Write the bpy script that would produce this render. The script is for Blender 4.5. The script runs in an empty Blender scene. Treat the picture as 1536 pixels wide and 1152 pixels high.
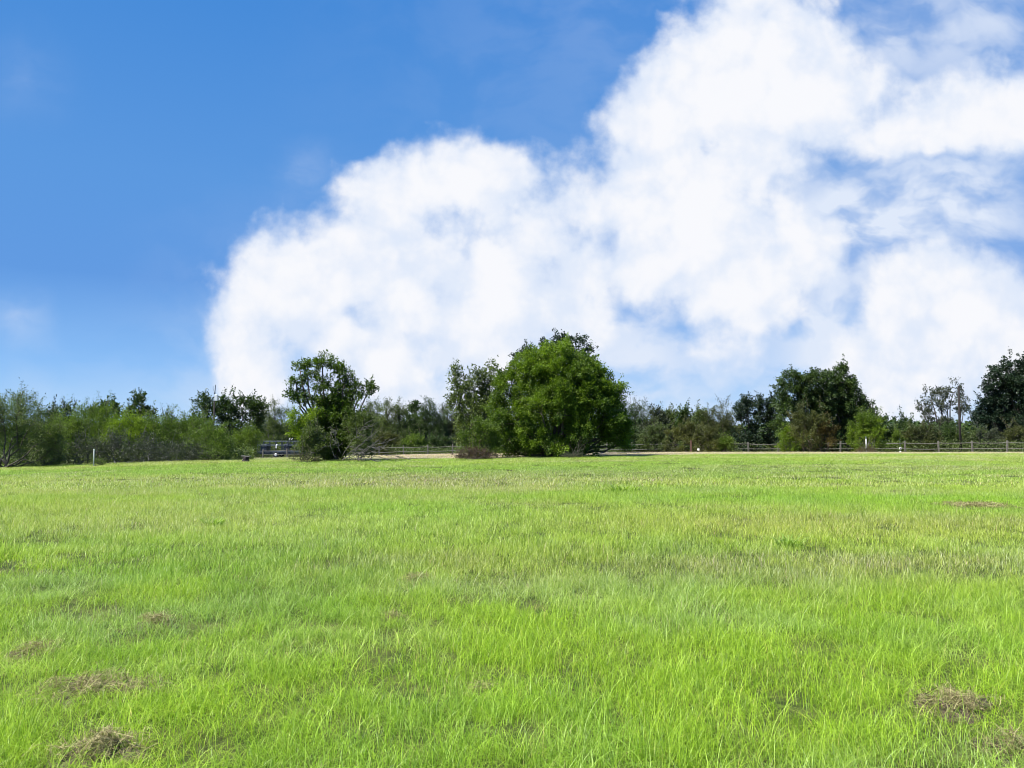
import bpy, math, random
import numpy as np

# ------------------------------------------------------------------ basics
scene = bpy.context.scene
COL = scene.collection
HOR, F, CX, CY = 648.0, 1154.0, 768.0, 576.0
PITCH = math.atan((HOR - CY) / F)
EYE = 1.6
rng = np.random.default_rng(7)
SUN_AZ, SUN_EL = math.radians(-118), math.radians(52)


def direction(px, py):
    xc = (px - CX) / F; yc = -(py - CY) / F
    cp, sp = math.cos(PITCH), math.sin(PITCH)
    d = np.array([xc, cp - yc * sp, sp + yc * cp])
    return d


def wx(px, Y):                       # world x of a pixel column at depth Y (near the horizon row)
    d = direction(px, HOR)
    return d[0] / d[1] * Y


def wz(py, Y):                       # world z of a pixel row at depth Y
    d = direction(CX, py)
    return EYE + Y * d[2] / d[1]


def sstep(a, b, x):
    t = np.clip((np.asarray(x, float) - a) / (b - a), 0, 1)
    return t * t * (3 - 2 * t)


def hash2(ix, iy, s):
    h = np.sin(ix * 127.1 + iy * 311.7 + s * 74.7) * 43758.5453
    return h - np.floor(h)


def vnoise(x, y, s=0):
    x = np.asarray(x, float); y = np.asarray(y, float)
    ix = np.floor(x); iy = np.floor(y); fx = x - ix; fy = y - iy
    fx = fx * fx * (3 - 2 * fx); fy = fy * fy * (3 - 2 * fy)
    a = hash2(ix, iy, s); b = hash2(ix + 1, iy, s); c = hash2(ix, iy + 1, s); d = hash2(ix + 1, iy + 1, s)
    return (a * (1 - fx) + b * fx) * (1 - fy) + (c * (1 - fx) + d * fx) * fy


def fbm(x, y, s=0, o=4):
    t = 0; a = 0.5; n = 0
    for i in range(o):
        t = t + a * vnoise(x * 2 ** i, y * 2 ** i, s + i * 13); n += a; a *= 0.5
    return t / n


def terrain(X, Y):
    X = np.asarray(X, float); Y = np.asarray(Y, float)
    u = X / np.maximum(Y, 5)
    L = 1 - sstep(-0.36, -0.06, u)
    D = np.minimum(Y, 135)
    right = -0.028 * (np.sqrt((np.maximum(D - 53, 0)) ** 2 + 4) - 2)
    left = -0.031 * (np.sqrt((np.maximum(D - 42, 0)) ** 2 + 4) - 2)
    z = right * (1 - L) + left * L
    z = z - 0.32 * (1 - sstep(-0.66, -0.36, u)) * sstep(14, 40, Y)
    z = z + 0.16 * sstep(-.2, .25, u) * sstep(22, 50, Y)
    z = z + 0.05 * (fbm(X / 6, Y / 6, 3, 3) - 0.5) * sstep(2, 8, Y) * (1 - 0.6 * sstep(25, 45, Y))
    return z


def gz(X, Y):
    return float(terrain(X, Y))


# ------------------------------------------------------------------ object helpers
def link(o):
    COL.objects.link(o); return o


def empty(name, loc, label, cat, group=None, rz=0):
    o = link(bpy.data.objects.new(name, None)); o.location = loc; o.rotation_euler = (0, 0, rz)
    o.empty_display_size = 0.3
    o['label'] = label; o['category'] = cat
    if group: o['group'] = group
    return o


def np_mesh(name, V, Fc, mat, parent=None, attrs=None, smooth=False):
    """V (n,3); Fc list of (m,k) int arrays"""
    if not isinstance(Fc, (list, tuple)): Fc = [Fc]
    Fc = [f for f in Fc if len(f)]
    me = bpy.data.meshes.new(name)
    V = np.asarray(V, np.float32)
    me.vertices.add(len(V)); me.vertices.foreach_set('co', V.ravel())
    idx = np.concatenate([f.ravel() for f in Fc]).astype(np.int32)
    sizes = np.concatenate([np.full(len(f), f.shape[1]) for f in Fc])
    starts = np.concatenate([[0], np.cumsum(sizes)[:-1]]).astype(np.int32)
    me.loops.add(len(idx)); me.loops.foreach_set('vertex_index', idx)
    me.polygons.add(len(sizes)); me.polygons.foreach_set('loop_start', starts)
    me.polygons.foreach_set('use_smooth', np.full(len(sizes), smooth))
    me.update(calc_edges=True)
    for k, (dom, arr) in (attrs or {}).items():
        a = me.attributes.new(k, 'FLOAT', dom); a.data.foreach_set('value', np.asarray(arr, np.float32))
    me.materials.append(mat)
    o = link(bpy.data.objects.new(name, me))
    if parent: o.parent = parent
    return o


class Geo:
    """collects tubes, boxes and lathes into one mesh"""
    def __init__(s): s.V = []; s.Q = []; s.T = []; s.n = 0

    def add(s, v, q=None, t=None):
        v = np.asarray(v, float); s.V.append(v)
        if q is not None and len(q): s.Q.append(np.asarray(q) + s.n)
        if t is not None and len(t): s.T.append(np.asarray(t) + s.n)
        s.n += len(v)

    def tube(s, P, R, k=5, cap=True):
        P = np.asarray(P, float); R = np.asarray(R, float) * np.ones(len(P)); m = len(P)
        T = np.gradient(P, axis=0); T /= np.linalg.norm(T, axis=1)[:, None] + 1e-9
        ref = np.array([0, 0, 1.0]) if abs(T[0][2]) < 0.9 else np.array([1.0, 0, 0])
        A = np.cross(T, ref); A /= np.linalg.norm(A, axis=1)[:, None] + 1e-9
        B = np.cross(T, A)
        th = np.arange(k) * 2 * math.pi / k
        V = P[:, None] + R[:, None, None] * (np.cos(th)[None, :, None] * A[:, None] + np.sin(th)[None, :, None] * B[:, None])
        i = np.arange(m - 1)[:, None] * k + np.arange(k)[None]
        j = np.arange(m - 1)[:, None] * k + (np.arange(k)[None] + 1) % k
        q = np.stack([i, j, j + k, i + k], -1).reshape(-1, 4)
        V = V.reshape(-1, 3); t = []
        if cap:
            V = np.vstack([V, P[0], P[-1]]); c0 = m * k; c1 = c0 + 1
            for a in range(k):
                b = (a + 1) % k
                t.append((b, a, c0)); t.append(((m - 1) * k + a, (m - 1) * k + b, c1))
        s.add(V, q, t)

    def box(s, c, d, rz=0, bev=0.0, ry=0.0):
        c = np.asarray(c, float); hx, hy, hz = [x / 2 for x in d]; b = min(bev, hx * .9, hy * .9, hz * .9)
        if b <= 0:
            v = np.array([[x, y, z] for z in (-hz, hz) for x, y in ((-hx, -hy), (hx, -hy), (hx, hy), (-hx, hy))])
            q = [(3, 2, 1, 0), (4, 5, 6, 7), (0, 1, 5, 4), (1, 2, 6, 5), (2, 3, 7, 6), (3, 0, 4, 7)]
        else:
            ring = lambda ax, ay, z: [[-ax, -ay, z], [ax, -ay, z], [ax, ay, z], [-ax, ay, z]]
            v = np.array(ring(hx - b, hy - b, -hz) + ring(hx, hy, -hz + b) + ring(hx, hy, hz - b) + ring(hx - b, hy - b, hz))
            q = [(3, 2, 1, 0), (12, 13, 14, 15)]
            for l in range(3):
                for a in range(4):
                    bb = (a + 1) % 4; q.append((l * 4 + a, l * 4 + bb, l * 4 + 4 + bb, l * 4 + 4 + a))
        cy, sy = math.cos(ry), math.sin(ry)
        v = v @ np.array([[cy, 0, -sy], [0, 1, 0], [sy, 0, cy]])
        cz, sz = math.cos(rz), math.sin(rz)
        v = v @ np.array([[cz, sz, 0], [-sz, cz, 0], [0, 0, 1]])
        s.add(v + c, q)

    def build(s, name, mat, parent=None, smooth=False):
        V = np.vstack(s.V); Fc = []
        if s.Q: Fc.append(np.vstack(s.Q))
        if s.T: Fc.append(np.vstack(s.T))
        return np_mesh(name, V, Fc, mat, parent, smooth=smooth)


# ------------------------------------------------------------------ materials
def nt_of(mat):
    mat.use_nodes = True; nt = mat.node_tree; nt.nodes.clear(); return nt


def foliage_mat(name, dark, light, trans=0.35, rough=0.55, hue=None):
    m = bpy.data.materials.new(name); nt = nt_of(m); N = nt.nodes; L = nt.links
    out = N.new('ShaderNodeOutputMaterial'); mix = N.new('ShaderNodeMixShader')
    pr = N.new('ShaderNodeBsdfPrincipled'); tr = N.new('ShaderNodeBsdfTranslucent')
    at = N.new('ShaderNodeAttribute'); at.attribute_name = 'v'
    mc = N.new('ShaderNodeMix'); mc.data_type = 'RGBA'
    mc.inputs[6].default_value = (*dark, 1); mc.inputs[7].default_value = (*light, 1)
    L.new(at.outputs['Fac'], mc.inputs[0]); L.new(mc.outputs[2], pr.inputs['Base Color'])
    tm = N.new('ShaderNodeMix'); tm.data_type = 'RGBA'; tm.blend_type = 'MULTIPLY'; tm.inputs[0].default_value = 1
    tm.inputs[7].default_value = (1.35, 1.5, 0.5, 1)
    L.new(mc.outputs[2], tm.inputs[6]); L.new(tm.outputs[2], tr.inputs['Color'])
    pr.inputs['Roughness'].default_value = rough; pr.inputs['Specular IOR Level'].default_value = 0.3
    mix.inputs[0].default_value = trans
    L.new(pr.outputs[0], mix.inputs[1]); L.new(tr.outputs[0], mix.inputs[2]); L.new(mix.outputs[0], out.inputs[0])
    return m


def noise_mat(name, c1, c2, scale=8, rough=0.85, stretch=(1, 1, 1), bump=0.3, metal=0.0, c3=None):
    m = bpy.data.materials.new(name); nt = nt_of(m); N = nt.nodes; L = nt.links
    out = N.new('ShaderNodeOutputMaterial'); pr = N.new('ShaderNodeBsdfPrincipled')
    tc = N.new('ShaderNodeTexCoord'); mp = N.new('ShaderNodeMapping'); mp.inputs['Scale'].default_value = stretch
    nz = N.new('ShaderNodeTexNoise'); nz.inputs['Scale'].default_value = scale; nz.inputs['Detail'].default_value = 6
    cr = N.new('ShaderNodeValToRGB'); cr.color_ramp.elements[0].position = 0.3; cr.color_ramp.elements[1].position = 0.7
    cr.color_ramp.elements[0].color = (*c1, 1); cr.color_ramp.elements[1].color = (*c2, 1)
    if c3: e = cr.color_ramp.elements.new(0.5); e.color = (*c3, 1)
    L.new(tc.outputs['Object'], mp.inputs[0]); L.new(mp.outputs[0], nz.inputs['Vector'])
    L.new(nz.outputs['Fac'], cr.inputs[0]); L.new(cr.outputs[0], pr.inputs['Base Color'])
    pr.inputs['Roughness'].default_value = rough; pr.inputs['Metallic'].default_value = metal
    bp = N.new('ShaderNodeBump'); bp.inputs['Strength'].default_value = bump; bp.inputs['Distance'].default_value = 0.02
    L.new(nz.outputs['Fac'], bp.inputs['Height']); L.new(bp.outputs[0], pr.inputs['Normal'])
    L.new(pr.outputs[0], out.inputs[0])
    return m


BARK = noise_mat('bark', (0.035, 0.028, 0.022), (0.12, 0.10, 0.08), 14, 0.9, (1, 1, 0.25), 0.6)
BARK_GREY = noise_mat('grey_bark', (0.045, 0.048, 0.048), (0.12, 0.12, 0.115), 14, 0.9, (1, 1, 0.25), 0.5)
DEADWOOD = noise_mat('dead_wood', (0.06, 0.056, 0.05), (0.16, 0.15, 0.135), 16, 0.9, (1, 1, 0.3), 0.5)
FENCEWOOD = noise_mat('weathered_wood', (0.06, 0.057, 0.05), (0.155, 0.148, 0.13), 9, 0.9, (1, 1, 0.6), 0.5)
FM = {
    'elm':    foliage_mat('elm_leaf', (0.040, 0.080, 0.010), (0.165, 0.250, 0.018), 0.35),
    'elm2':   foliage_mat('broad_leaf', (0.028, 0.058, 0.010), (0.105, 0.165, 0.018), 0.33),
    'oak':    foliage_mat('oak_leaf', (0.018, 0.038, 0.013), (0.076, 0.122, 0.028), 0.25, 0.45),
    'dark':   foliage_mat('dark_leaf', (0.010, 0.024, 0.013), (0.030, 0.052, 0.024), 0.18, 0.45),
    'mesq':   foliage_mat('feathery_leaf', (0.055, 0.094, 0.018), (0.160, 0.235, 0.036), 0.35),
    'mesq2':  foliage_mat('grey_green_leaf', (0.050, 0.076, 0.026), (0.135, 0.175, 0.052), 0.3),
    'bright': foliage_mat('bright_leaf', (0.075, 0.130, 0.010), (0.200, 0.290, 0.016), 0.4),
    'olive':  foliage_mat('olive_leaf', (0.040, 0.052, 0.018), (0.110, 0.120, 0.032), 0.3),
    'grey':   foliage_mat('greyish_leaf', (0.035, 0.046, 0.030), (0.080, 0.096, 0.056), 0.25),
    'brown':  foliage_mat('withered_leaf', (0.045, 0.028, 0.016), (0.120, 0.075, 0.040), 0.2),
    'rust':   foliage_mat('rust_tinged_leaf', (0.045, 0.040, 0.014), (0.110, 0.085, 0.024), 0.3),
}


# ------------------------------------------------------------------ trees
def unit(v): return v / (np.linalg.norm(v, axis=-1, keepdims=True) + 1e-9)


def bezier(a, b, bend, n, r):
    t = np.linspace(0, 1, n)[:, None]
    mid = (a + b) / 2 + bend
    P = (1 - t) ** 2 * a + 2 * t * (1 - t) * mid + t ** 2 * b
    L = np.linalg.norm(b - a)
    P[1:-1] += r.normal(0, 0.025 * L, (n - 2, 3))
    return P


def make_leaves(C, D, size, r, aspect=0.5, droop=0.0):
    """rhombic leaves at C pointing along D"""
    n = len(C); s = size * r.uniform(0.6, 1.35, n)[:, None]
    D = unit(D + r.normal(0, 0.45, (n, 3)) + np.array([0, 0, -droop]))
    W = unit(np.cross(D, r.normal(0, 1, (n, 3)) + np.array([0.0, 0, 1.2])))
    Nn = np.cross(D, W)
    a = C; b = C + D * s * 0.5 + W * s * aspect * 0.5; c = C + D * s + Nn * s * 0.12; d = C + D * s * 0.5 - W * s * aspect * 0.5
    V = np.stack([a, b, c, d], 1).reshape(-1, 3)
    Q = np.arange(4 * n).reshape(-1, 4)
    return V, Q


STY = {  # clump radius, leaf size, leaves per m3-ish, aspect, up tendency, gap
    'elm':   dict(cr=0.52, leaf=0.11, per=300, up=0.55, asp=0.55, stray=0.35),
    'oak':   dict(cr=0.62, leaf=0.15, per=240, up=0.15, asp=0.6, stray=0.12),
    'mesq':  dict(cr=0.60, leaf=0.10, per=250, up=0.35, asp=0.34, stray=0.6),
    'open':  dict(cr=0.42, leaf=0.15, per=75, up=0.35, asp=0.5, stray=0.4),
    'twig':  dict(cr=0.50, leaf=0.10, per=45, up=0.6, asp=0.4, stray=0.9),
    'layer': dict(cr=0.36, leaf=0.125, per=115, up=0.15, asp=0.55, stray=0.3),
    'brush': dict(cr=0.17, leaf=0.06, per=36, up=0.6, asp=0.3, stray=0.6),
    'shrub': dict(cr=0.40, leaf=0.10, per=210, up=0.6, asp=0.45, stray=0.5),
}


def make_tree(name, label, cat, px, Y, lobes, style, mat, group=None, bark=None, trunk_r=0.14, stems=1,
              fill=1.0, seed=0, wisps=6, root_px=None, base_drop=0.0, twigs=True, lsc=1.0, stem_spread=0.25, hollow=0.35):
    """lobes: (px, py, rx, ry[, dy]) in photo pixels at depth Y -> real ellipsoids of foliage"""
    r = np.random.default_rng(1000 + seed)
    S = STY[style]; m = F / Y                       # px per metre at this depth
    bx = wx(px if root_px is None else root_px, Y); by = Y
    bz = gz(bx, by) - base_drop
    t = empty(name, (bx, by, bz), label, cat, group)
    E = []
    for lb in lobes:
        lx, ly, rx, ry = lb[:4]; dy = lb[4] if len(lb) > 4 else 0.0
        rx = rx / m; ry = ry / m
        E.append((np.array([wx(lx, Y) - bx, dy, wz(ly, Y) - bz]), np.array([rx, max(rx * 0.85, 0.5 * ry), ry])))
    far = max(1.0, Y / 55.0)
    leaf = S['leaf'] * far ** 0.6 * lsc; cr = S['cr'] * (0.85 + 0.15 * far)
    cl = []; outn = []
    for c, rad in E:
        vol = 4.19 * rad.prod()
        n = int(max(5, fill * (1.3 if style == 'mesq' else 1.0) * vol ** 0.80 / cr ** 1.7))
        d = unit(r.normal(0, 1, (n, 3)))
        rr = r.uniform(hollow, 1, n) ** 0.6
        p = c + d * rr[:, None] * np.maximum(rad - 0.35 * cr, 0.3 * rad)
        p[:, 2] = np.maximum(p[:, 2], 0.12)
        cl.append(p); outn.append(unit(d * np.array([1, 1, 0.8]) + np.array([0, 0, S['up']])))
    cl = np.vstack(cl); outn = np.vstack(outn); K = len(cl)
    # --- limbs: trunk -> lobe hubs -> clumps
    g = Geo(); zc = np.array([e[0][2] - 0.35 * e[1][2] for e in E])
    fork = max(0.25, 0.45 * float(np.min(zc))) if stems == 1 else 0.05
    hubs = []
    for i, (c, rad) in enumerate(E):
        hub = c - np.array([0, 0, 0.3 * rad[2]])
        sx = 0 if stems == 1 else float(np.clip(r.normal(0, stem_spread), -1.6 * stem_spread, 1.6 * stem_spread))
        start = np.array([sx, float(np.clip(r.normal(0, stem_spread), -1.2 * stem_spread, 1.2 * stem_spread)) if stems > 1 else 0, 0.0 if stems > 1 else fork])
        P = bezier(start, hub, np.array([0, 0, -0.12 * np.linalg.norm(hub - start)]) + (hub - start) * np.array([.12, .12, 0]), 7, r)
        rr0 = trunk_r * (0.55 if stems == 1 else 0.8) * (0.6 + 0.5 * min(1, rad[0] / 2))
        g.tube(P, np.linspace(rr0, rr0 * 0.35, 7), 6)
        hubs.append((P, rr0))
    if stems == 1:
        P = bezier(np.array([0, 0, -0.1]), np.array([r.normal(0, .05), 0, fork + 0.05]), r.normal(0, .05, 3), 5, r)
        g.tube(P, np.array([1.45, 1.1, 1.0, .92, .85]) * trunk_r, 8)
    if stems > 1: g.tube([(0, 0, -.15), (0, 0, -.02), (0, 0, .05)], [stem_spread * 2.2, stem_spread * 1.8, .04], 9)
    allP = np.vstack([h[0][2:] for h in hubs])
    tw = Geo()
    for i in range(K):
        d2 = np.linalg.norm(allP - cl[i], axis=1) + 0.8 * np.maximum(allP[:, 2] - cl[i][2], 0)
        a = allP[np.argmin(d2)]; L = np.linalg.norm(cl[i] - a)
        P = bezier(a, cl[i], np.array([0, 0, -0.1 * L]), 4, r)
        g.tube(P, np.linspace(0.028, 0.008, 4) * (0.6 + 0.25 * L) * min(1.4, far), 3, cap=False)
    # --- leaves on sprays
    per = int(S['per'] * (1.0 if far <= 1 else far ** -0.6))
    nt = 6; PT = []; DT = []; VT = []
    tint = np.clip(0.5 + 0.42 * (fbm(cl[:, 0] * .55 + seed, cl[:, 2] * .55, seed, 2) - .5) * 2 + r.normal(0, .16, K), 0, 1)
    for i in range(K):
        dirs = unit(outn[i] * 0.8 + r.normal(0, 0.62, (nt, 3)) + np.array([0, 0, 0.3 * S['up']]))
        ln = cr * r.uniform(0.7, 1.5, nt)
        ln[r.random(nt) < 0.12 * S['stray']] *= 1.7
        k = r.integers(0, nt, per); tt = r.uniform(0.02, 1, per) ** 0.8
        sp = cr * 0.27 * (1.15 - 0.75 * tt)
        p = cl[i] - outn[i] * cr * 0.25 + dirs[k] * (ln[k] * tt)[:, None] + r.normal(0, 1, (per, 3)) * sp[:, None]
        PT.append(p); DT.append(dirs[k]); VT.append(np.clip(tint[i] + r.normal(0, .14, per), 0, 1))
        if twigs:
            for q in range(0, nt, 3):
                a = cl[i]; b = cl[i] + dirs[q] * ln[q] * 0.9
                tw.tube(np.array([a, (a + b) / 2 + r.normal(0, .03, 3), b]), [0.008 * far, .006 * far, .003 * far], 3, cap=False)
    # wisps: long thin shoots that break the outline
    for i in range(wisps):
        c, rad = E[r.integers(0, len(E))]
        a = c + rad * unit(np.array([r.normal(0, .5), r.normal(0, .4), 1.0])) * 0.85
        d = unit(np.array([r.normal(0, .35), r.normal(0, .3), 1.0])); Ln = r.uniform(0.5, 1.1) * (0.6 + .4 * far)
        b = a + d * Ln
        tw.tube(bezier(a, b, r.normal(0, .08, 3), 5, r), np.linspace(.012, .004, 5) * far, 3, cap=False)
        n = int(34 * (1 if style != 'twig' else .4)); tt = r.uniform(0, 1, n)
        PT.append(a + d * Ln * tt[:, None] + r.normal(0, .07 * far, (n, 3))); DT.append(np.tile(d, (n, 1)) + r.normal(0, .5, (n, 3)))
        VT.append(r.uniform(.1, .7, n))
    PT = np.vstack(PT); DT = np.vstack(DT); VT = np.concatenate(VT)
    keep = PT[:, 2] > 0.03
    PT, DT, VT = PT[keep], DT[keep], VT[keep]
    V, Q = make_leaves(PT, DT, leaf, r, S['asp'])
    if tw.n: g.V += tw.V; g.Q += [q + g.n for q in tw.Q]; g.n += tw.n
    g.build('trunk' if cat == 'tree' else 'stems', bark or BARK, t, smooth=True)
    np_mesh('crown' if cat == 'tree' else 'foliage', V, Q, FM[mat], t, {'v': ('FACE', VT)})
    return t


def lob(px, top, bot, hw, r_seed, n=6):
    """uneven natural envelope of n lobes filling a crown that spans px+-hw, top..bot"""
    r = random.Random(r_seed); H = bot - top; hw *= 1.08; out = []
    out.append((px + r.uniform(-.15, .15) * hw, top + H * .32, hw * .55, H * .32))
    out.append((px, bot - H * .28, hw * .95, H * .36))
    for i in range(n - 2):
        a = (i + .5) / (n - 2) * 2 - 1
        rr = r.uniform(.28, .42) * hw
        y = top + H * (0.27 + 0.22 * abs(a) ** 1.5 + r.uniform(-.07, .13))
        out.append((px + a * hw * .8, y, rr * 1.1, H * r.uniform(.22, .3), r.uniform(-.4, .4)))
    return out


TR = 'tree line'
sd = [0]


def T(name, label, px, Y, top, bot, hw, style, mat, cat='tree', lobes=None, **k):
    sd[0] += 1
    make_tree(name, label, cat, px, Y, lobes or lob(px, top, bot, hw, sd[0] * 7, k.pop('n', 6)), style, mat, seed=sd[0], **k)


# --- hero: big round elm
T('elm_tree', 'largest tree, broad rounded bright green crown reaching the grass in the middle of the field', 835, 47, 0, 0, 0, 'elm', 'elm',
  lobes=[(752, 630, 26, 34, .4), (920, 635, 24, 36), (930, 662, 20, 20), (766, 595, 32, 38), (914, 598, 28, 36), (800, 560, 36, 34), (875, 560, 36, 34), (835, 580, 62, 55), (835, 535, 34, 30), (798, 556, 36, 32), (872, 552, 32, 32), (905, 590, 34, 36), (765, 585, 32, 34),
         (775, 625, 36, 34, -.6), (812, 610, 42, 38, -1.4), (880, 618, 44, 34, -.6), (918, 632, 26, 30), (760, 652, 34, 26, -.3), (800, 660, 38, 22, -.9),
         (850, 560, 40, 40, -1.0), (895, 650, 34, 24, .2), (916, 600, 22, 26), (845, 655, 30, 24, .9), (900, 566, 20, 22), (746, 610, 20, 26), (930, 655, 18, 20), (900, 625, 34, 34, -.9), (868, 640, 30, 30, -1.3), (845, 600, 34, 30, -1.4), (880, 590, 28, 26, -1.2), (790, 676, 34, 14, -.5), (840, 674, 36, 15, -.6), (870, 672, 30, 15, -.3), (770, 672, 26, 14, .4), (820, 670, 40, 16, 1)],
  trunk_r=.26, fill=1.15, wisps=22)
T('oak_tree', 'dark round-topped oak showing only its top behind the largest tree', 855, 53, 0, 0, 0, 'oak', 'dark',
  lobes=[(822, 530, 26, 18), (850, 524, 30, 20), (868, 526, 22, 16), (855, 570, 50, 45), (790, 545, 24, 20), (840, 620, 50, 30)], trunk_r=.25, wisps=3)
T('hackberry_tree', 'thin grey-green tree leaning out behind the left side of the largest tree', 722, 50, 0, 0, 0, 'open', 'mesq2',
  lobes=[(712, 580, 22, 24), (735, 568, 22, 26), (690, 578, 18, 18), (688, 610, 20, 26), (715, 620, 30, 32), (740, 600, 22, 30), (705, 648, 30, 24), (680, 560, 8, 10), (735, 645, 24, 26)],
  trunk_r=.14, stems=4, fill=1.9, wisps=16, stem_spread=.35, bark=BARK_GREY)
T('yellow_green_bush', 'yellow-green bush at the lower left foot of the largest tree', 722, 45.5, 630, 690, 34, 'shrub', 'mesq', cat='bush', stems=5, trunk_r=.05, fill=1.2)
T('brush_pile', 'low brown heap of dead brush at the left foot of the largest tree', 712, 43.8, 670, 693, 32, 'brush', 'brown', cat='brush pile', stems=9, trunk_r=.02, fill=2.5, wisps=6, stem_spread=.6)
T('weed_clump', 'low brown and white weeds at the right foot of the largest tree', 860, 44.5, 678, 690, 18, 'brush', 'grey', cat='weeds', stems=5, trunk_r=.012, fill=1.6, wisps=6)

# --- hero: lone open tree on the left
T('pecan_tree', 'lone open-crowned tree with sky showing through, left of the largest tree', 497, 44, 0, 0, 0, 'layer', 'elm2',
  lobes=[(482, 545, 22, 15), (448, 550, 13, 9), (460, 558, 18, 13), (508, 558, 18, 12), (443, 572, 14, 12), (447, 592, 20, 10), (455, 600, 16, 8), (478, 575, 20, 13), (521, 563, 13, 13), (512, 586, 22, 14), (532, 580, 12, 12), (553, 582, 13, 7),
         (540, 590, 16, 8), (490, 604, 26, 13), (522, 606, 20, 13), (500, 630, 30, 18), (530, 628, 26, 14), (470, 632, 22, 16), (490, 655, 34, 20), (520, 655, 30, 20), (500, 605, 34, 22, .4), (485, 630, 34, 22), (515, 635, 34, 22), (500, 676, 36, 14)],
  trunk_r=.15, fill=1.75, wisps=10, twigs=True, lsc=.95, stems=3, stem_spread=.22, hollow=.1)
T('bright_bush', 'bright yellow-green bush leaning against the left side of the lone open tree', 450, 43, 0, 0, 0, 'shrub', 'bright', cat='bush',
  lobes=[(448, 632, 20, 16), (466, 628, 20, 14), (452, 648, 15, 12), (466, 655, 18, 18)], stems=4, trunk_r=.06, fill=1.1, wisps=4, root_px=462)
T('scrub_bush', 'grey-green scrub bush under the left side of the lone open tree', 474, 41.8, 642, 692, 27, 'shrub', 'mesq2', cat='bush', stems=6, trunk_r=.03, fill=.9)
T('scrub_bush', 'grey-green scrub bush under the right side of the lone open tree', 540, 42.5, 616, 680, 30, 'shrub', 'mesq2', cat='bush', stems=5, trunk_r=.03, fill=.9)


def fallen_branches():
    r = np.random.default_rng(5); Y = 41.3; m = F / Y
    bx = wx(512, Y); bz = gz(bx, Y)
    t = empty('fallen_branch', (bx, Y, bz), 'bare grey dead branches sprawling on the ground right of the lone open tree', 'dead branches')
    g = Geo(); W = lambda px, py, dy=0: np.array([(px - 512) / m, dy, (HOR - py) / m + EYE - bz])
    main = [((514, 690), (575, 674), .055), ((516, 688), (560, 655), .05), ((514, 684), (545, 640), .04), ((518, 690), (590, 684), .035), ((512, 680), (500, 648), .04),
            ((520, 688), (583, 662), .04), ((505, 686), (478, 655), .035), ((524, 690), (566, 690), .03)]
    for a, b, rad in main:
        A = W(*a); A[2] = max(A[2], .02); B = W(*b, r.normal(0, .5)); B[2] = max(B[2], .08)
        P = bezier(A, B, np.array([0, 0, .18]), 9, r); g.tube(P, np.linspace(rad * .5, .008, 9), 6)
        for k in range(9):
            i = r.integers(2, 9); d = unit(unit(B - A) + r.normal(0, .55, 3)); q = P[i] + d * r.uniform(.25, .9); q[2] = max(q[2], .03)
            P2 = bezier(P[i], q, r.normal(0, .06, 3), 5, r); g.tube(P2, np.linspace(.016, .006, 5), 4)
            for kk in range(2):
                j = r.integers(1, 5); q2 = P2[j] + unit(d + r.normal(0, .6, 3)) * r.uniform(.15, .4); q2[2] = max(q2[2], .03)
                g.tube(np.array([P2[j], q2]), [.008, .004], 3)
    g.build('branches', DEADWOOD, t, smooth=True)


fallen_branches()
T('weed_clump', 'low pale weeds growing at the left foot of the lone open tree', 458, 40.8, 680, 697, 22, 'brush', 'olive', cat='weeds', stems=5, trunk_r=.012, fill=1.6, wisps=6)

# --- left hedge, near row
GH = 'bushes of the left hedgerow'
T('mesquite_tree', 'mesquite with dark curved low limbs at the left edge of the photo', 20, 42, 0, 0, 0, 'mesq', 'mesq2',
  lobes=[(5, 625, 34, 26), (-30, 620, 34, 30), (45, 632, 28, 22), (70, 645, 24, 20), (20, 650, 30, 20), (60, 668, 30, 22), (-30, 655, 36, 26), (30, 606, 16, 12), (85, 660, 18, 18)], trunk_r=.075, stems=5, stem_spread=.3, wisps=10, fill=1.3, root_px=10)
T('hedgerow_bush', 'grey-green bush with a tall dark leader between the left-edge mesquite and the white stake', 100, 47, 606, 690, 40, 'mesq', 'mesq', cat='bush', group=GH, stems=5, trunk_r=.07, wisps=12)
T('hedgerow_bush', 'mid-green bush directly above the white stake', 145, 47, 608, 672, 36, 'mesq', 'mesq', cat='bush', group=GH, stems=5, trunk_r=.07, wisps=14)
T('hedgerow_bush', 'sunlit yellow-green bush right of the white stake', 190, 46, 618, 675, 34, 'mesq', 'bright', cat='bush', group=GH, stems=5, trunk_r=.07, wisps=6, lsc=.9)
T('hedgerow_bush', 'bright green bush between the yellow-green bush and the pale willow shrub', 232, 46.5, 622, 682, 34, 'mesq', 'mesq', cat='bush', group=GH, stems=5, trunk_r=.07, wisps=12)
T('bare_shrub', 'bare grey twiggy shrub just left of the white stake', 128, 43.5, 655, 699, 30, 'twig', 'grey', cat='shrub', stems=9, trunk_r=.045, fill=3, bark=BARK_GREY, wisps=8, stem_spread=.5)
T('bare_shrub', 'bare grey twiggy shrub just right of the white stake', 172, 43.8, 650, 698, 32, 'twig', 'grey', cat='shrub', stems=9, trunk_r=.045, fill=3, bark=BARK_GREY, wisps=8, stem_spread=.5)
T('bare_shrub', 'bare grey twiggy shrub below the bright green bush', 218, 43.8, 655, 696, 34, 'twig', 'grey', cat='shrub', stems=9, trunk_r=.045, fill=3.4, bark=BARK_GREY, wisps=8, stem_spread=.5)
T('bare_shrub', 'low dark twiggy shrub at the foot of the pale willow shrub', 275, 43.6, 668, 695, 40, 'twig', 'grey', cat='shrub', stems=9, trunk_r=.04, fill=4.5, bark=BARK_GREY, wisps=8, stem_spread=.5)
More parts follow.
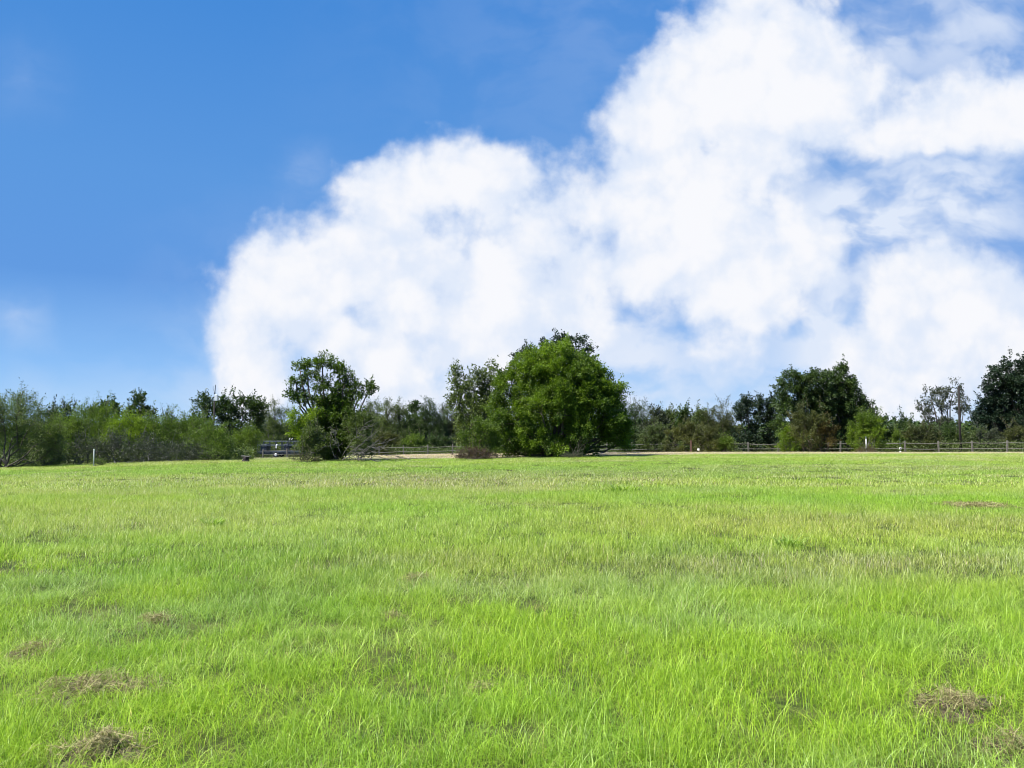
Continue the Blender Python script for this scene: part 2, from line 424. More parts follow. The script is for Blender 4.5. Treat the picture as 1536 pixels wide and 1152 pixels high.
T('bare_shrub', 'low grey scrub at the foot of the left-edge mesquite', 62, 43.2, 660, 701, 44, 'twig', 'mesq2', cat='shrub', stems=9, trunk_r=.04, fill=4.2, bark=BARK_GREY, wisps=8, stem_spread=.5)
T('willow_shrub', 'pale green willowy shrub rounded against the dark oak behind', 318, 44.5, 640, 692, 42, 'mesq', 'mesq', cat='shrub', stems=7, trunk_r=.05, wisps=10, fill=1.2)
T('willow_shrub', 'smaller pale green shrub left of the radio mast', 282, 47, 622, 680, 30, 'mesq', 'mesq', cat='shrub', stems=6, trunk_r=.05, wisps=8, fill=1.0)
# behind row
T('hedgerow_tree', 'tree with loose wispy top rising behind the hedgerow near the left edge', 30, 54, 598, 680, 36, 'mesq', 'mesq', stems=3, wisps=14)
T('hedgerow_tree', 'tree with two thin bare shoots above the hedgerow left of the white stake', 92, 56, 604, 680, 34, 'open', 'dark', stems=3, wisps=18, fill=1.8)
T('hedgerow_tree', 'dark-topped small tree behind the hedgerow above the white stake', 155, 56, 601, 680, 28, 'oak', 'oak', stems=2, wisps=8)
T('hedgerow_tree', 'small tree with sparse airy top above the yellow-green bush', 208, 56, 597, 675, 26, 'open', 'oak', stems=3, wisps=20, fill=1.9)
T('hedgerow_tree', 'small dark tree in the dip of the hedgerow left of the radio mast', 250, 56, 620, 685, 30, 'mesq', 'oak', stems=3, wisps=12)
T('oak_tree', 'dark oak directly behind the radio mast', 316, 60, 0, 0, 0, 'oak', 'oak', lobes=[(302, 612, 14, 13), (314, 606, 14, 12), (328, 612, 12, 14), (300, 640, 22, 22), (325, 645, 20, 26), (312, 668, 28, 20)], trunk_r=.16, wisps=8, fill=.9, lsc=.9)
T('oak_tree', 'dark lumpy oak with sky gaps right of the radio mast', 360, 60, 0, 0, 0, 'oak', 'oak',
  lobes=[(347, 606, 14, 10), (362, 612, 18, 14), (378, 610, 14, 12), (388, 618, 9, 14), (350, 634, 24, 18), (380, 640, 16, 20), (362, 665, 30, 20), (340, 622, 14, 14)], trunk_r=.2, wisps=8, fill=.8, hollow=.1)
T('hedgerow_bush', 'green bush between the dark lumpy oak and the trailer', 373, 57, 640, 690, 17, 'mesq', 'mesq', cat='bush', group=GH, stems=5, trunk_r=.07)
T('hedgerow_tree', 'grey-green tree with bare twigs on top, above the trailer', 416, 112, 602, 680, 26, 'mesq', 'mesq2', stems=3, wisps=14, bark=BARK_GREY)
T('hedgerow_tree', 'dark tree behind the left end of the trailer', 392, 115, 620, 684, 26, 'mesq', 'oak', stems=3, wisps=8)
T('hedgerow_tree', 'dark tree behind the right end of the trailer', 450, 114, 622, 684, 30, 'mesq', 'oak', stems=3, wisps=8)

# --- between lone tree and big tree (beyond fence)
for a in [(505, 112, 610, 34, 'mesq', 'olive', 'tree behind the trunk of the lone open tree, beyond the fence'),
          (558, 108, 602, 32, 'mesq', 'mesq2', 'grey-green tree just right of the lone open tree, beyond the fence'),
          (590, 104, 599, 26, 'mesq', 'mesq2', 'pointed olive tree in the gap just right of the lone open tree'),
          (618, 108, 603, 24, 'oak', 'oak', 'dark tree with spiky purple-grey top in the gap between the lone and the largest tree'),
          (645, 104, 595, 26, 'mesq', 'oak', 'tallest tree in the gap between the lone and the largest tree, beyond the fence'),
          (672, 108, 600, 24, 'mesq', 'grey', 'dull grey tree left of the thin tree leaning from the largest tree'),
          (706, 108, 606, 30, 'mesq', 'mesq2', 'tree glimpsed through the thin grey-green tree, beyond the fence')]:
    T('fence_line_tree', a[6], a[0], a[1], a[2], 684, a[3], a[4], a[5], stems=3, wisps=9, n=7)
T('fence_line_bush', 'rounded olive bush behind the fence right of the dead branches', 578, 98, 646, 684, 22, 'shrub', 'olive', cat='bush', stems=5, trunk_r=.06)
T('fence_line_bush', 'low green bush behind the fence below the spiky dark tree', 622, 99, 652, 684, 22, 'shrub', 'mesq', cat='bush', stems=5, trunk_r=.06)
T('fence_line_bush', 'low dark bush behind the fence left of the brown brush pile', 665, 99, 654, 684, 24, 'shrub', 'oak', cat='bush', stems=5, trunk_r=.06)

# --- right of the big tree
for a in [(952, 92, 603, 32, 'mesq', 'oak', 'tree hugging the right shoulder of the largest tree, beyond the fence'),
          (985, 90, 614, 22, 'open', 'grey', 'sparse grey tree with bare upright twigs right of the largest tree'),
          (1002, 94, 616, 22, 'open', 'mesq2', 'sparse pale-leaved tree next to the bare upright twigs'),
          (1028, 90, 610, 20, 'oak', 'oak', 'small dark-topped tree halfway along the low hedge right of the largest tree'),
          (1052, 86, 609, 18, 'open', 'mesq2', 'wispy thin-topped tree left of the olive tree'),
          (1082, 84, 599, 26, 'mesq', 'olive', 'olive-green upright tree left of the dark twin oaks')]:
    T('fence_line_tree', a[6], a[0], a[1], a[2], 682, a[3], a[4], a[5], stems=3, wisps=14, n=7, fill=1.9 if a[4] == 'open' else 1.0, bark=BARK_GREY if a[5] == 'grey' else None)
T('fence_line_bush', 'dark green bush behind the fence at the right side of the largest tree', 948, 84, 640, 682, 26, 'shrub', 'oak', cat='bush', stems=5, trunk_r=.06)
T('fence_line_bush', 'mid-green bush behind the fence below the bare upright twigs', 985, 82, 632, 682, 28, 'shrub', 'mesq2', cat='bush', stems=5, trunk_r=.06)
T('fence_line_bush', 'large olive bush behind the fence above the red-brown post', 1030, 80, 630, 682, 32, 'shrub', 'olive', cat='bush', stems=5, trunk_r=.06)
T('fence_line_bush', 'olive-yellow bush touching the fence right of the red-brown post', 1066, 78, 640, 682, 26, 'shrub', 'olive', cat='bush', stems=5, trunk_r=.06)
T('fence_line_bush', 'small yellow-green bush poking over the fence below the olive upright tree', 1088, 77, 657, 681, 12, 'shrub', 'mesq', cat='bush', stems=5, trunk_r=.04)
T('oak_tree', 'left one of the dark twin oaks standing between olive tree and the big right-hand oak', 1128, 80, 0, 0, 0, 'oak', 'dark',
  lobes=[(1124, 600, 12, 11), (1138, 603, 12, 14), (1108, 612, 12, 9), (1120, 622, 20, 14), (1136, 630, 12, 18), (1122, 650, 22, 18), (1125, 668, 24, 14)], trunk_r=.2, wisps=3, fill=.9, hollow=.1)
T('oak_tree', 'right one of the dark twin oaks, narrow, touching the big right-hand oak', 1157, 80, 0, 0, 0, 'oak', 'dark',
  lobes=[(1158, 606, 12, 10), (1150, 620, 9, 14), (1165, 618, 10, 14), (1156, 640, 16, 20), (1156, 665, 18, 16)], trunk_r=.16, wisps=3, fill=.9, hollow=.1)
T('live_oak_tree', 'biggest oak of the right half, broad layered crown, beyond the fence', 1220, 76, 0, 0, 0, 'oak', 'oak',
  lobes=[(1195, 570, 28, 14), (1225, 568, 28, 13), (1182, 584, 18, 10), (1212, 590, 26, 14), (1238, 590, 22, 14), (1180, 612, 18, 14), (1195, 628, 22, 14), (1172, 640, 20, 20), (1215, 640, 30, 22), (1240, 630, 20, 20), (1200, 660, 36, 18), (1240, 662, 24, 16), (1210, 606, 40, 26, .8), (1240, 610, 30, 26, .8), (1172, 600, 14, 12)],
  trunk_r=.26, wisps=5, fill=1.15, hollow=.05)
T('live_oak_tree', 'oak with a twiggy bare tuft on top leaning right from the biggest right-hand oak', 1270, 77, 0, 0, 0, 'oak', 'oak',
  lobes=[(1262, 570, 18, 14), (1275, 580, 18, 16), (1255, 592, 20, 16), (1282, 600, 16, 16), (1268, 616, 24, 16), (1300, 612, 14, 12), (1312, 628, 14, 14), (1325, 642, 14, 14), (1335, 658, 12, 14), (1290, 640, 28, 24), (1265, 650, 24, 22), (1318, 662, 20, 16), (1264, 556, 10, 8), (1275, 605, 34, 30, .6), (1300, 635, 34, 30, .6), (1250, 575, 20, 16)],
  trunk_r=.24, wisps=12, fill=1.15, hollow=.05)
T('fence_line_tree', 'olive-leaved small tree in front of the biggest right-hand oak', 1212, 71, 604, 672, 26, 'elm', 'olive', stems=3, fill=.7, lsc=.9)
T('fence_line_bush', 'rust-tinged bush behind the fence under the biggest right-hand oak', 1238, 71, 625, 672, 18, 'shrub', 'rust', cat='bush', stems=4, trunk_r=.05)
T('fence_line_bush', 'mid-green bush behind the fence under the left edge of the biggest right-hand oak', 1184, 73, 636, 680, 18, 'shrub', 'elm', cat='bush', stems=5, trunk_r=.05)
T('bright_bush', 'vivid green rounded bush behind the white pipe marker', 1300, 70.5, 617, 676, 27, 'shrub', 'elm', cat='bush', stems=5, trunk_r=.06, fill=1.3, wisps=10)
T('fence_line_tree', 'small dark tree right of the vivid green bush', 1360, 82, 624, 682, 20, 'oak', 'oak', stems=2, wisps=14)
T('open_tree', 'open tree with visible dark forked limbs beside the utility pole', 1414, 84, 0, 0, 0, 'open', 'grey',
  lobes=[(1412, 588, 15, 9), (1432, 586, 11, 10), (1398, 598, 13, 9), (1384, 611, 8, 6), (1396, 622, 14, 10), (1444, 598, 10, 10), (1422, 606, 16, 12), (1446, 616, 14, 12), (1420, 632, 22, 10)], trunk_r=.17, stems=4, stem_spread=.4, wisps=14, fill=1.25, hollow=.05)
for a in [(1352, 76, 648, 24, 'mesq', 'low green bush behind the small white sign'),
          (1385, 75, 634, 28, 'olive', 'olive bush at the left foot of the forked open tree'),
          (1420, 76, 632, 30, 'oak', 'dark green bush at the foot of the forked open tree'),
          (1455, 75, 640, 26, 'mesq2', 'grey-green bush right of the utility pole foot'),
          (1490, 74, 645, 28, 'grey', 'dull grey-brown thicket bush below the tall right-edge tree'),
          (1525, 73, 638, 26, 'olive', 'olive thicket bush at the right edge below the tall tree'),
          (1565, 74, 640, 30, 'mesq2', 'bush cut by the right edge of the photo')]:
    T('fence_line_bush', a[5], a[0], a[1], a[2], 682, a[3], 'shrub', a[4], cat='bush', stems=5, trunk_r=.06)
T('cedar_elm_tree', 'tall dark tree cut by the right edge of the photo', 1530, 80, 0, 0, 0, 'oak', 'dark',
  lobes=[(1524, 552, 20, 16), (1500, 572, 16, 11), (1484, 580, 9, 6), (1520, 580, 30, 18), (1550, 560, 24, 26), (1505, 600, 26, 14), (1540, 610, 34, 24), (1476, 608, 12, 8), (1488, 625, 24, 16), (1520, 640, 34, 20), (1560, 640, 30, 30), (1496, 556, 8, 6), (1466, 636, 16, 12), (1525, 600, 34, 34, .6), (1510, 630, 40, 26, .6)],
  trunk_r=.3, wisps=24, fill=1.1, hollow=.05)


# filler wood far behind so that no bare horizon shows through
def far_wood():
    r = np.random.default_rng(11); n = 60000
    th = r.uniform(-0.95, 0.95, n); Y = r.uniform(150, 170, n); X = Y * th
    top = 4.2 + 2.4 * fbm(X / 9, Y * 0 + 3, 4, 3)
    Z = terrain(X, Y) + top * r.uniform(0, 1, n) ** .8
    C = np.stack([X, Y, Z], 1)
    V, Q = make_leaves(C, r.normal(0, 1, (n, 3)), 0.75, r, 0.8)
    o = np_mesh('distant_wood', V, Q, FM['oak'], None, {'v': ('FACE', r.uniform(0, 1, n))})
    o['kind'] = 'stuff'; o['label'] = 'dim green wood filling the gaps behind the hedge'; o['category'] = 'wood'


far_wood()


def undergrowth():
    r = np.random.default_rng(21)
    # strip behind the fence
    n = 52000; u = r.uniform(-.16, .78, n); Yf = 88 - (u * F + 68) / 830 * 20
    Yf = np.where(u < -.06, 94 - (u + .16) * 50, Yf); Y = Yf + .8 + r.uniform(0, 9, n); X = u * Y
    hh = .35 + 1.3 * fbm(X / 2.2, Y / 3, 8, 3); Z = terrain(X, Y) + hh * r.uniform(0, 1, n) ** 1.2
    # strip under the left hedgerow and behind the trailer
    m = 34000; Y2 = r.uniform(44.6, 56, m); u2 = r.uniform(-.85, -.335, m); X2 = u2 * Y2
    Z2 = terrain(X2, Y2) + (.25 + .9 * fbm(X2 / 1.6, Y2 / 2, 9, 3)) * r.uniform(0, 1, m) ** 1.2
    q = 16000; u3 = r.uniform(-.36, -.15, q); Y3 = r.uniform(106, 112, q); X3 = u3 * Y3; Z3 = terrain(X3, Y3) + 2.2 * r.uniform(0, 1, q)
    C = np.vstack([np.stack([X, Y, Z], 1), np.stack([X2, Y2, Z2], 1), np.stack([X3, Y3, Z3], 1)])
    V, Q = make_leaves(C, r.normal(0, 1, C.shape) + [0, 0, .8], .15, r, .5)
    o = np_mesh('undergrowth', V, Q, FM['mesq2'], None, {'v': ('FACE', np.clip(fbm(C[:, 0] / 1.5, C[:, 1] / 2, 7, 3) + r.normal(0, .15, len(C)), 0, 1))})
    o['kind'] = 'stuff'; o['label'] = 'low tangled green undergrowth along the foot of the hedge and behind the fence'; o['category'] = 'undergrowth'


undergrowth()

# ------------------------------------------------------------------ fence
PXS_R = [948, 992, 1035, 1078, 1122, 1167, 1212.5, 1260, 1308, 1357, 1407, 1457.5, 1510, 1564, 1620]
PXS_L = [395, 431, 466, 500, 534, 569, 605.5, 642, 679, 717, 755, 794, 832, 872, 910]


def fence():
    pxs = PXS_L + PXS_R; pts = []
    for p in pxs:
        if p < 700: Y = 100 - (p - 395) / 305 * 12
        else: Y = 88 - (p - 700) / 830 * 20
        if p < 560: Y = 93.4 + (560 - p) * 0.02
        X = wx(p, Y); pts.append((X, Y, gz(X, Y)))
    r = np.random.default_rng(3)
    t = empty('rail_fence', pts[len(pts) // 2], 'long weathered two-rail wooden fence running along the far side of the field', 'fence')
    o = np.array(pts[len(pts) // 2])
    for i, (X, Y, Z) in enumerate(pts):
        g = Geo(); h = 1.08 + r.uniform(-.04, .05)
        g.box((0, 0, h / 2 - .1), (.12, .11, h + .2), rz=r.uniform(-.1, .1), bev=.015, ry=r.uniform(-.05, .05))
        p = g.build('post', FENCEWOOD, t); p.location = np.array([X, Y, Z]) - o
    for i in range(len(pts) - 1):
        a = np.array(pts[i]) - o; b = np.array(pts[i + 1]) - o
        gap = 0
        for z in (0.38, 0.88):
            g = Geo(); A = a + [0, -.0, z + r.normal(0, .02)]; B = b + [0, -.0, z + r.normal(0, .02)]
            P = np.linspace(A, B, 5); P[1:-1, 2] -= r.uniform(0, .06)
            k = 4
            g.tube(P, .036 + r.normal(0, .005, 5), 6); g.build('rail', FENCEWOOD, t)


fence()


# ------------------------------------------------------------------ small things
WHITE = noise_mat('white_plastic', (.7, .7, .68), (.86, .86, .84), 6, .5, bump=.05)
DARKSTEEL = noise_mat('dark_painted_steel', (.012, .018, .028), (.04, .052, .07), 5, .45, bump=.1, metal=.2)
GREYSTEEL = noise_mat('grey_steel', (.07, .09, .115), (.14, .17, .20), 8, .5, bump=.1, metal=.4)
RUBBER = noise_mat('rubber', (.012, .012, .012), (.03, .03, .03), 20, .8)
POLEWOOD = noise_mat('creosote_wood', (.008, .007, .006), (.024, .02, .017), 10, .9, (1, 1, .15), .5)
REDWOOD = noise_mat('red_brown_wood', (.07, .035, .028), (.13, .065, .05), 8, .8)


def pole_thing():
    Y = 72.5; X = wx(1440, Y); z = gz(X, Y); h = wz(579, Y) - z
    t = empty('utility_pole', (X, Y, z), 'bare dark wooden utility pole standing in front of the forked open tree', 'pole')
    g = Geo(); g.tube([(0, 0, -.3), (0, 0, h * .5), (0.02, 0, h)], [.12, .105, .09], 10); g.build('shaft', POLEWOOD, t, smooth=True)
    g = Geo(); g.tube([(0.02, 0, h), (0.02, 0, h + .04)], [.1, .085], 10); g.build('cap', GREYSTEEL, t)
    # radio mast
    Y = 57; X = wx(320.5, Y); z = gz(X, Y); H = lambda py: wz(py, Y) - z
    t = empty('radio_mast', (X, Y, z), 'thin mast with pale equipment box and grey antenna rising out of the left hedgerow', 'mast')
    g = Geo(); g.tube([(0, 0, -.2), (0, 0, H(602))], [.07, .055], 8); g.build('mast_tube', POLEWOOD, t, smooth=True)
    g = Geo(); g.tube([(.03, 0, H(603)), (.03, 0, H(589))], [.03, .03], 8); g.build('bracket_tube', GREYSTEEL, t, smooth=True)
    g = Geo(); g.box((.12, 0, H(596.5)), (.2, .16, H(592) - H(601.5)), bev=.02); g.build('equipment_box', noise_mat('pale_box', (.5, .55, .6), (.65, .68, .72), 5, .5, bump=.02), t)
    g = Geo(); g.tube([(.0, 0, H(591)), (.01, 0, H(588.5)), (.01, 0, H(588)), (.05, 0, H(577))], [.06, .06, .045, .045], 8); g.build('antenna', GREYSTEEL, t, smooth=True)
    g = Geo(); g.tube([(-.12, 0, H(583)), (-.12, 0, H(579))], [.012, .01], 5); g.tube([(-.12, 0, H(583)), (0, 0, H(589))], [.01, .01], 5); g.build('side_antenna', GREYSTEEL, t)
    # white stake on the left
    Y = 40.6; X = wx(142, Y); z = gz(X, Y)
    t = empty('marker_stake', (X, Y, z), 'white marker stake standing in weeds in front of the left hedgerow', 'stake')
    h = wz(674, Y) - z
    g = Geo(); g.tube([(0, 0, -.1), (0, 0, h * .98), (0.0, 0, h)], [.028, .028, .022], 8); g.build('pipe', WHITE, t, smooth=True)
    g = Geo(); g.tube([(0, 0, h - .05), (0, 0, h + .012)], [.034, .034], 8); g.build('end_cap', WHITE, t, smooth=True)
    # white pipe on the right, in a brush mound
    Y = 63; X = wx(1298.5, Y); z = gz(X, Y); h = wz(657, Y) - z
    t = empty('pipe_marker', (X, Y, z), 'white pipe marker sticking out of a dry brush mound in front of the right fence', 'stake')
    g = Geo(); g.tube([(0, 0, -.1), (0.01, 0, h)], [.034, .034], 8); g.build('pipe', WHITE, t, smooth=True)
    g = Geo(); g.tube([(0.01, 0, h - .06), (0.01, 0, h + .12)], [.04, .038], 8); g.build('end_cap', GREYSTEEL, t, smooth=True)
    # small sign
    Y = 66; X = wx(1349.5, Y); z = gz(X, Y); H = lambda py: wz(py, Y) - z
    t = empty('utility_sign', (X, Y, z), 'small white square tag on a thin rod in front of the right fence', 'sign')
    g = Geo(); g.tube([(0, 0, -.1), (0, 0, H(657))], [.018, .012], 6); g.build('rod', GREYSTEEL, t)
    g = Geo(); g.box((0, -.03, H(672.5)), (.16, .03, .16), bev=.008); g.build('plate', WHITE, t)
    g = Geo(); g.box((0.01, -.049, H(672.5)), (.09, .006, .09)); g.build('emblem', DARKSTEEL, t)
    g = Geo(); g.box((0, -.02, H(677.5)), (.11, .08, .1), bev=.01); g.build('lower_plate', WHITE, t)
    # red-brown post and white pail
    Y = 76.5; X = wx(1034.5, Y); z = gz(X, Y)
    t = empty('wooden_post', (X, Y - .5, z), 'single red-brown post standing at the fence right of the largest tree', 'post')
    g = Geo(); g.box((0, 0, .55), (.11, .11, 1.3), bev=.02); g.build('shaft', REDWOOD, t)
    g = Geo(); g.box((0, 0, 1.22), (.14, .14, .04), bev=.01); g.build('cap', REDWOOD, t)
    X = wx(1043, Y)
    t = empty('pail', (X, Y - 1.2, z + .2), 'small white pail beside the red-brown post', 'pail')
    g = Geo(); g.tube([(0, 0, 0), (0, 0, .22)], [.09, .11], 12); g.build('bucket', WHITE, t, smooth=True)
    g = Geo(); th = np.linspace(0, math.pi, 9); g.tube(np.stack([  .11 * np.cos(th), 0 * th, .22 + .09 * np.sin(th)], 1), .008, 4); g.build('handle', GREYSTEEL, t)


pole_thing()
T('brush_mound', 'dry tan brush mound around the white pipe marker', 1298, 62.6, 669, 685, 16, 'brush', 'rust', cat='brush pile', stems=9, trunk_r=.02, fill=2.2, wisps=8, bark=DEADWOOD)
T('weed_clump', 'yellowish weeds around the foot of the white marker stake', 147, 40.9, 690, 700, 10, 'brush', 'mesq', cat='weeds', stems=5, trunk_r=.01, fill=1.6, wisps=3)


def stump():
    Y = 41.5; X = wx(369.5, Y); z = gz(X, Y)
    t = empty('tree_stump', (X, Y, z), 'small dark stump topped by a pale slab at the field edge', 'stump')
    r = np.random.default_rng(2); g = Geo()
    a = np.linspace(-.05, .26, 6); g.tube(np.stack([0 * a, 0 * a, a], 1), np.array([.2, .19, .16, .17, .18, .16]), 12)
    for k in range(6):
        th = k * 1.05 + .3; g.tube([(0.1 * math.cos(th), .1 * math.sin(th), .1), (.24 * math.cos(th), .24 * math.sin(th), -.03)], [.06, .03], 6)
    g.build('stump_body', noise_mat('charred_bark', (.01, .008, .009), (.05, .035, .035), 14, .9, (1, 1, .4), .8), t, smooth=True)
    g = Geo(); g.box((.0, 0, .29), (.44, .34, .05), bev=.015, ry=.1); g.build('slab', DEADWOOD, t)
    g = Geo(); g.tube([(.08, 0, .3), (.13, .02, .42), (.1, .02, .5)], [.012, .01, .005], 5); g.build('twig', DEADWOOD, t)


stump()


def trailer():
    Y = 101; rz = 0
    x0 = wx(387, Y); x1 = wx(462, Y); z = gz((x0 + x1) / 2, Y); L = x1 - x0; W = 2.2
    H = lambda py: wz(py, Y) - z
    print('TR', L, H(661), H(690))
    t = empty('cage_trailer', ((x0 + x1) / 2, Y + 1, z), 'dark open cage trailer parked beyond the fence left of the lone open tree', 'trailer')
    zt = H(661.5); zd = H(678); zb = H(684)
    zb = max(zb, .45)
    g = Geo()
    g.box((0, 0, (zd + zb) / 2), (L, W, zd - zb), bev=.03); g.build('bed', DARKSTEEL, t)
    n = 9
    for s in (-1, 1):
        g = Geo(); y = s * (W / 2 + .02)
        for i in range(n):
            g.box((-L / 2 + .04 + i * (L - .08) / (n - 1), y, (zt + zb) / 2), (.07, .06, zt - zb), bev=.008)
        g.build('cage_side', DARKSTEEL, t)
    g = Geo()
    for s in (-1, 1):
        y = s * (W / 2 + .075)
        for zz in (zt - .04, zt - .55, zd + .1): g.box((0, y, zz), (L + .06, .04, .07), bev=.01)
    for s in (-1, 1): g.box((s * (L / 2 - .03), 0, zt - .04), (.06, W + .1, .07))
    g.build('top_rails', GREYSTEEL, t)
    for i, (xx, w) in enumerate([(-.4, .6), (.05, .34), (.3, .5)]):
        g = Geo(); g.box((xx * L, 0, zd - .1 + .55), (w * 1.5, W * .8, 1.2), bev=.08); g.build('load_crate', DARKSTEEL, t)
    for s in (-1, 1):
        for xx in (-.12,):
            w = Geo(); th = np.linspace(0, 2 * math.pi, 25)
            y = s * (W / 2 + .18)
            for k in range(1):
                w.tube([(0, -.1, 0), (0, -.09, 0), (0, .09, 0), (0, .1, 0)], [.33, .37, .37, .33], 20)
            wo = w.build('wheel', RUBBER, t, smooth=False); wo.location = (xx * L, y, .37)
            h = Geo(); h.tube([(0, -.125, 0), (0, -.101, 0)], [.12, .17], 16); h.build('hubcap', WHITE, wo)
    g = Geo(); g.tube([(L / 2 - .1, -.5, zb + .1), (L / 2 + 1.5, 0, zb + .05)], [.05, .05], 6); g.tube([(L / 2 - .1, .5, zb + .1), (L / 2 + 1.5, 0, zb + .05)], [.05, .05], 6)
    g.build('drawbar', DARKSTEEL, t)
    for dx in (0, .32):
        g = Geo(); g.tube([(.02 * L + dx, -W / 2 - .1, zt - .9), (.15 * L + dx, -W / 2 - .1, zt + .35)], [.03, .03], 6); pb = g.build('ladder_rail', DARKSTEEL, t)
        g = Geo(); g.tube([(.136 * L + dx, -W / 2 - .14, zt + .18), (.155 * L + dx, -W / 2 - .14, zt + .38)], [.045, .045], 6); g.build('tip', WHITE, pb)
    g = Geo(); g.box((-.12 * L, -W / 2 - .15, zt - .75), (.12, .08, .42), bev=.03); g.box((-.11 * L, -W / 2 - .15, zt - .5), (.2, .08, .14), bev=.03); g.build('white_fitting', WHITE, t)


trailer()


# ------------------------------------------------------------------ ground
def ground():
    def axis(a, b, step, out, k):
        s = list(np.arange(a, b + 1e-6, step)); v = b; st = step
        while v < out: st *= k; v += st; s.append(v)
        v = a; st = step
        while v > -out: st *= k; v -= st; s.insert(0, v)
        return np.array(s)
    xs = axis(-70, 70, .8, 2500, 1.3); ys = axis(-4, 120, .8, 2500, 1.3)
    X, Y = np.meshgrid(xs, ys); Z = terrain(X, Y) * 1.0
    V = np.stack([X, Y, Z], -1).reshape(-1, 3); nx = len(xs); ny = len(ys)
    i = (np.arange(ny - 1)[:, None] * nx + np.arange(nx - 1)[None]).ravel()
    Q = np.stack([i, i + 1, i + 1 + nx, i + nx], 1)
    m = bpy.data.materials.new('meadow_soil'); nt = nt_of(m); N = nt.nodes; L = nt.links
    out = N.new('ShaderNodeOutputMaterial'); pr = N.new('ShaderNodeBsdfPrincipled'); pr.inputs['Roughness'].default_value = .95
    pr.inputs['Specular IOR Level'].default_value = .1
    geo = N.new('ShaderNodeNewGeometry'); n1 = N.new('ShaderNodeTexNoise'); n1.inputs['Scale'].default_value = 3.5; n1.inputs['Detail'].default_value = 8
    cr = N.new('ShaderNodeValToRGB'); cr.color_ramp.elements[0].position = .35; cr.color_ramp.elements[1].position = .65
    cr.color_ramp.elements[0].color = (.030, .045, .012, 1); cr.color_ramp.elements[1].color = (.085, .095, .028, 1)
    L.new(geo.outputs['Position'], n1.inputs['Vector']); L.new(n1.outputs['Fac'], cr.inputs[0])
    sx = N.new('ShaderNodeSeparateXYZ'); L.new(geo.outputs['Position'], sx.inputs[0])
    mr = N.new('ShaderNodeMapRange'); mr.inputs[1].default_value = 46; mr.inputs[2].default_value = 60; L.new(sx.outputs['Y'], mr.inputs[0])
    mx = N.new('ShaderNodeMix'); mx.data_type = 'RGBA'; mx.inputs[7].default_value = (.36, .30, .15, 1)
    L.new(mr.outputs[0], mx.inputs[0]); L.new(cr.outputs[0], mx.inputs[6])
    # beyond the fence line (which runs obliquely) the floor is leaf litter, tree shade painted into its dark colour
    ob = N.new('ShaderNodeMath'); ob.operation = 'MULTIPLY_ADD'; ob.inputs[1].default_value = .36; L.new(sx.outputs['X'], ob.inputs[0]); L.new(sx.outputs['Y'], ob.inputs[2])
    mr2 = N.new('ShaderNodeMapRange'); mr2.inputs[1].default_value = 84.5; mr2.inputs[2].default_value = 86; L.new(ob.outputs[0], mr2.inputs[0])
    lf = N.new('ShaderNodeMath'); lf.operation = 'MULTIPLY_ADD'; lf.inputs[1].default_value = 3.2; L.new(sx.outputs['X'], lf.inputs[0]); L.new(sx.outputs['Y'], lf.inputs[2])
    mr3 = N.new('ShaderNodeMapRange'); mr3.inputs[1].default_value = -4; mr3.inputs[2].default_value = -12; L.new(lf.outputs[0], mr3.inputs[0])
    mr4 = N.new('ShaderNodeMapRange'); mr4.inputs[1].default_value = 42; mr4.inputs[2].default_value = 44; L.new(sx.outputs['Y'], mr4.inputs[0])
    m34 = N.new('ShaderNodeMath'); m34.operation = 'MULTIPLY'; L.new(mr3.outputs[0], m34.inputs[0]); L.new(mr4.outputs[0], m34.inputs[1])  # ground under the left hedgerow gets the same painted-in shade
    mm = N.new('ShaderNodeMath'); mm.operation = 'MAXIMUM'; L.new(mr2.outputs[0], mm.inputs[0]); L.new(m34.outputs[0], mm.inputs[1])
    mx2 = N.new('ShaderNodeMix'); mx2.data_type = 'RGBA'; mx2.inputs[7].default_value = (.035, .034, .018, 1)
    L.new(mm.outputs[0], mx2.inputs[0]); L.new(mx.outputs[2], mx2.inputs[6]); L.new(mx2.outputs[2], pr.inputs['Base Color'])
    bp = N.new('ShaderNodeBump'); bp.inputs['Strength'].default_value = .6; bp.inputs['Distance'].default_value = .05
    L.new(n1.outputs['Fac'], bp.inputs['Height']); L.new(bp.outputs[0], pr.inputs['Normal']); L.new(pr.outputs[0], out.inputs[0])
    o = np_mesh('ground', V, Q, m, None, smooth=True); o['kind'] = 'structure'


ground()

# dry clipping heaps: (px, py, radius m, height, label)
HEAPS = [(128, 1040, .30, .09, 'wide straw-coloured heap of dry clippings at the lower left, upper one of the two there'),
         (205, 1044, .20, .05, 'small thin straw patch just right of the wide lower-left heap'),
         (150, 1136, .26, .10, 'straw heap cut by the bottom edge at the lower left'),
         (238, 940, .20, .06, 'small brown straw heap in the left half of the field above the wide lower-left heap'),
         (55, 984, .22, .05, 'thin flat straw patch near the left edge of the field'),
         (625, 873, .22, .05, 'small flat brown straw patch left of the middle of the field'),
         (722, 1043, .12, .04, 'tiny straw patch in the middle foreground'),
         (1430, 1064, .26, .10, 'rounded heap of pale dry clippings at the lower right with dark hollows'),
         (1522, 1136, .20, .08, 'brown clipping heap in the bottom right corner'),
         (1468, 762, .75, .10, 'dark reddish-brown earth patch with dead grass at the right of the field'),
         (592, 930, .13, .03, 'small straw patch left of centre below the flat brown one')]


def heap_pos(px, py):
    d = direction(px, py); t = -EYE / d[2]; return d[0] * t, d[1] * t


HEAPS = [(a, b, c * (.62 if c < .5 else .7), d * .5, e) for a, b, c, d, e in HEAPS]
HP = [(*heap_pos(h[0], h[1]), h[2]) for h in HEAPS]


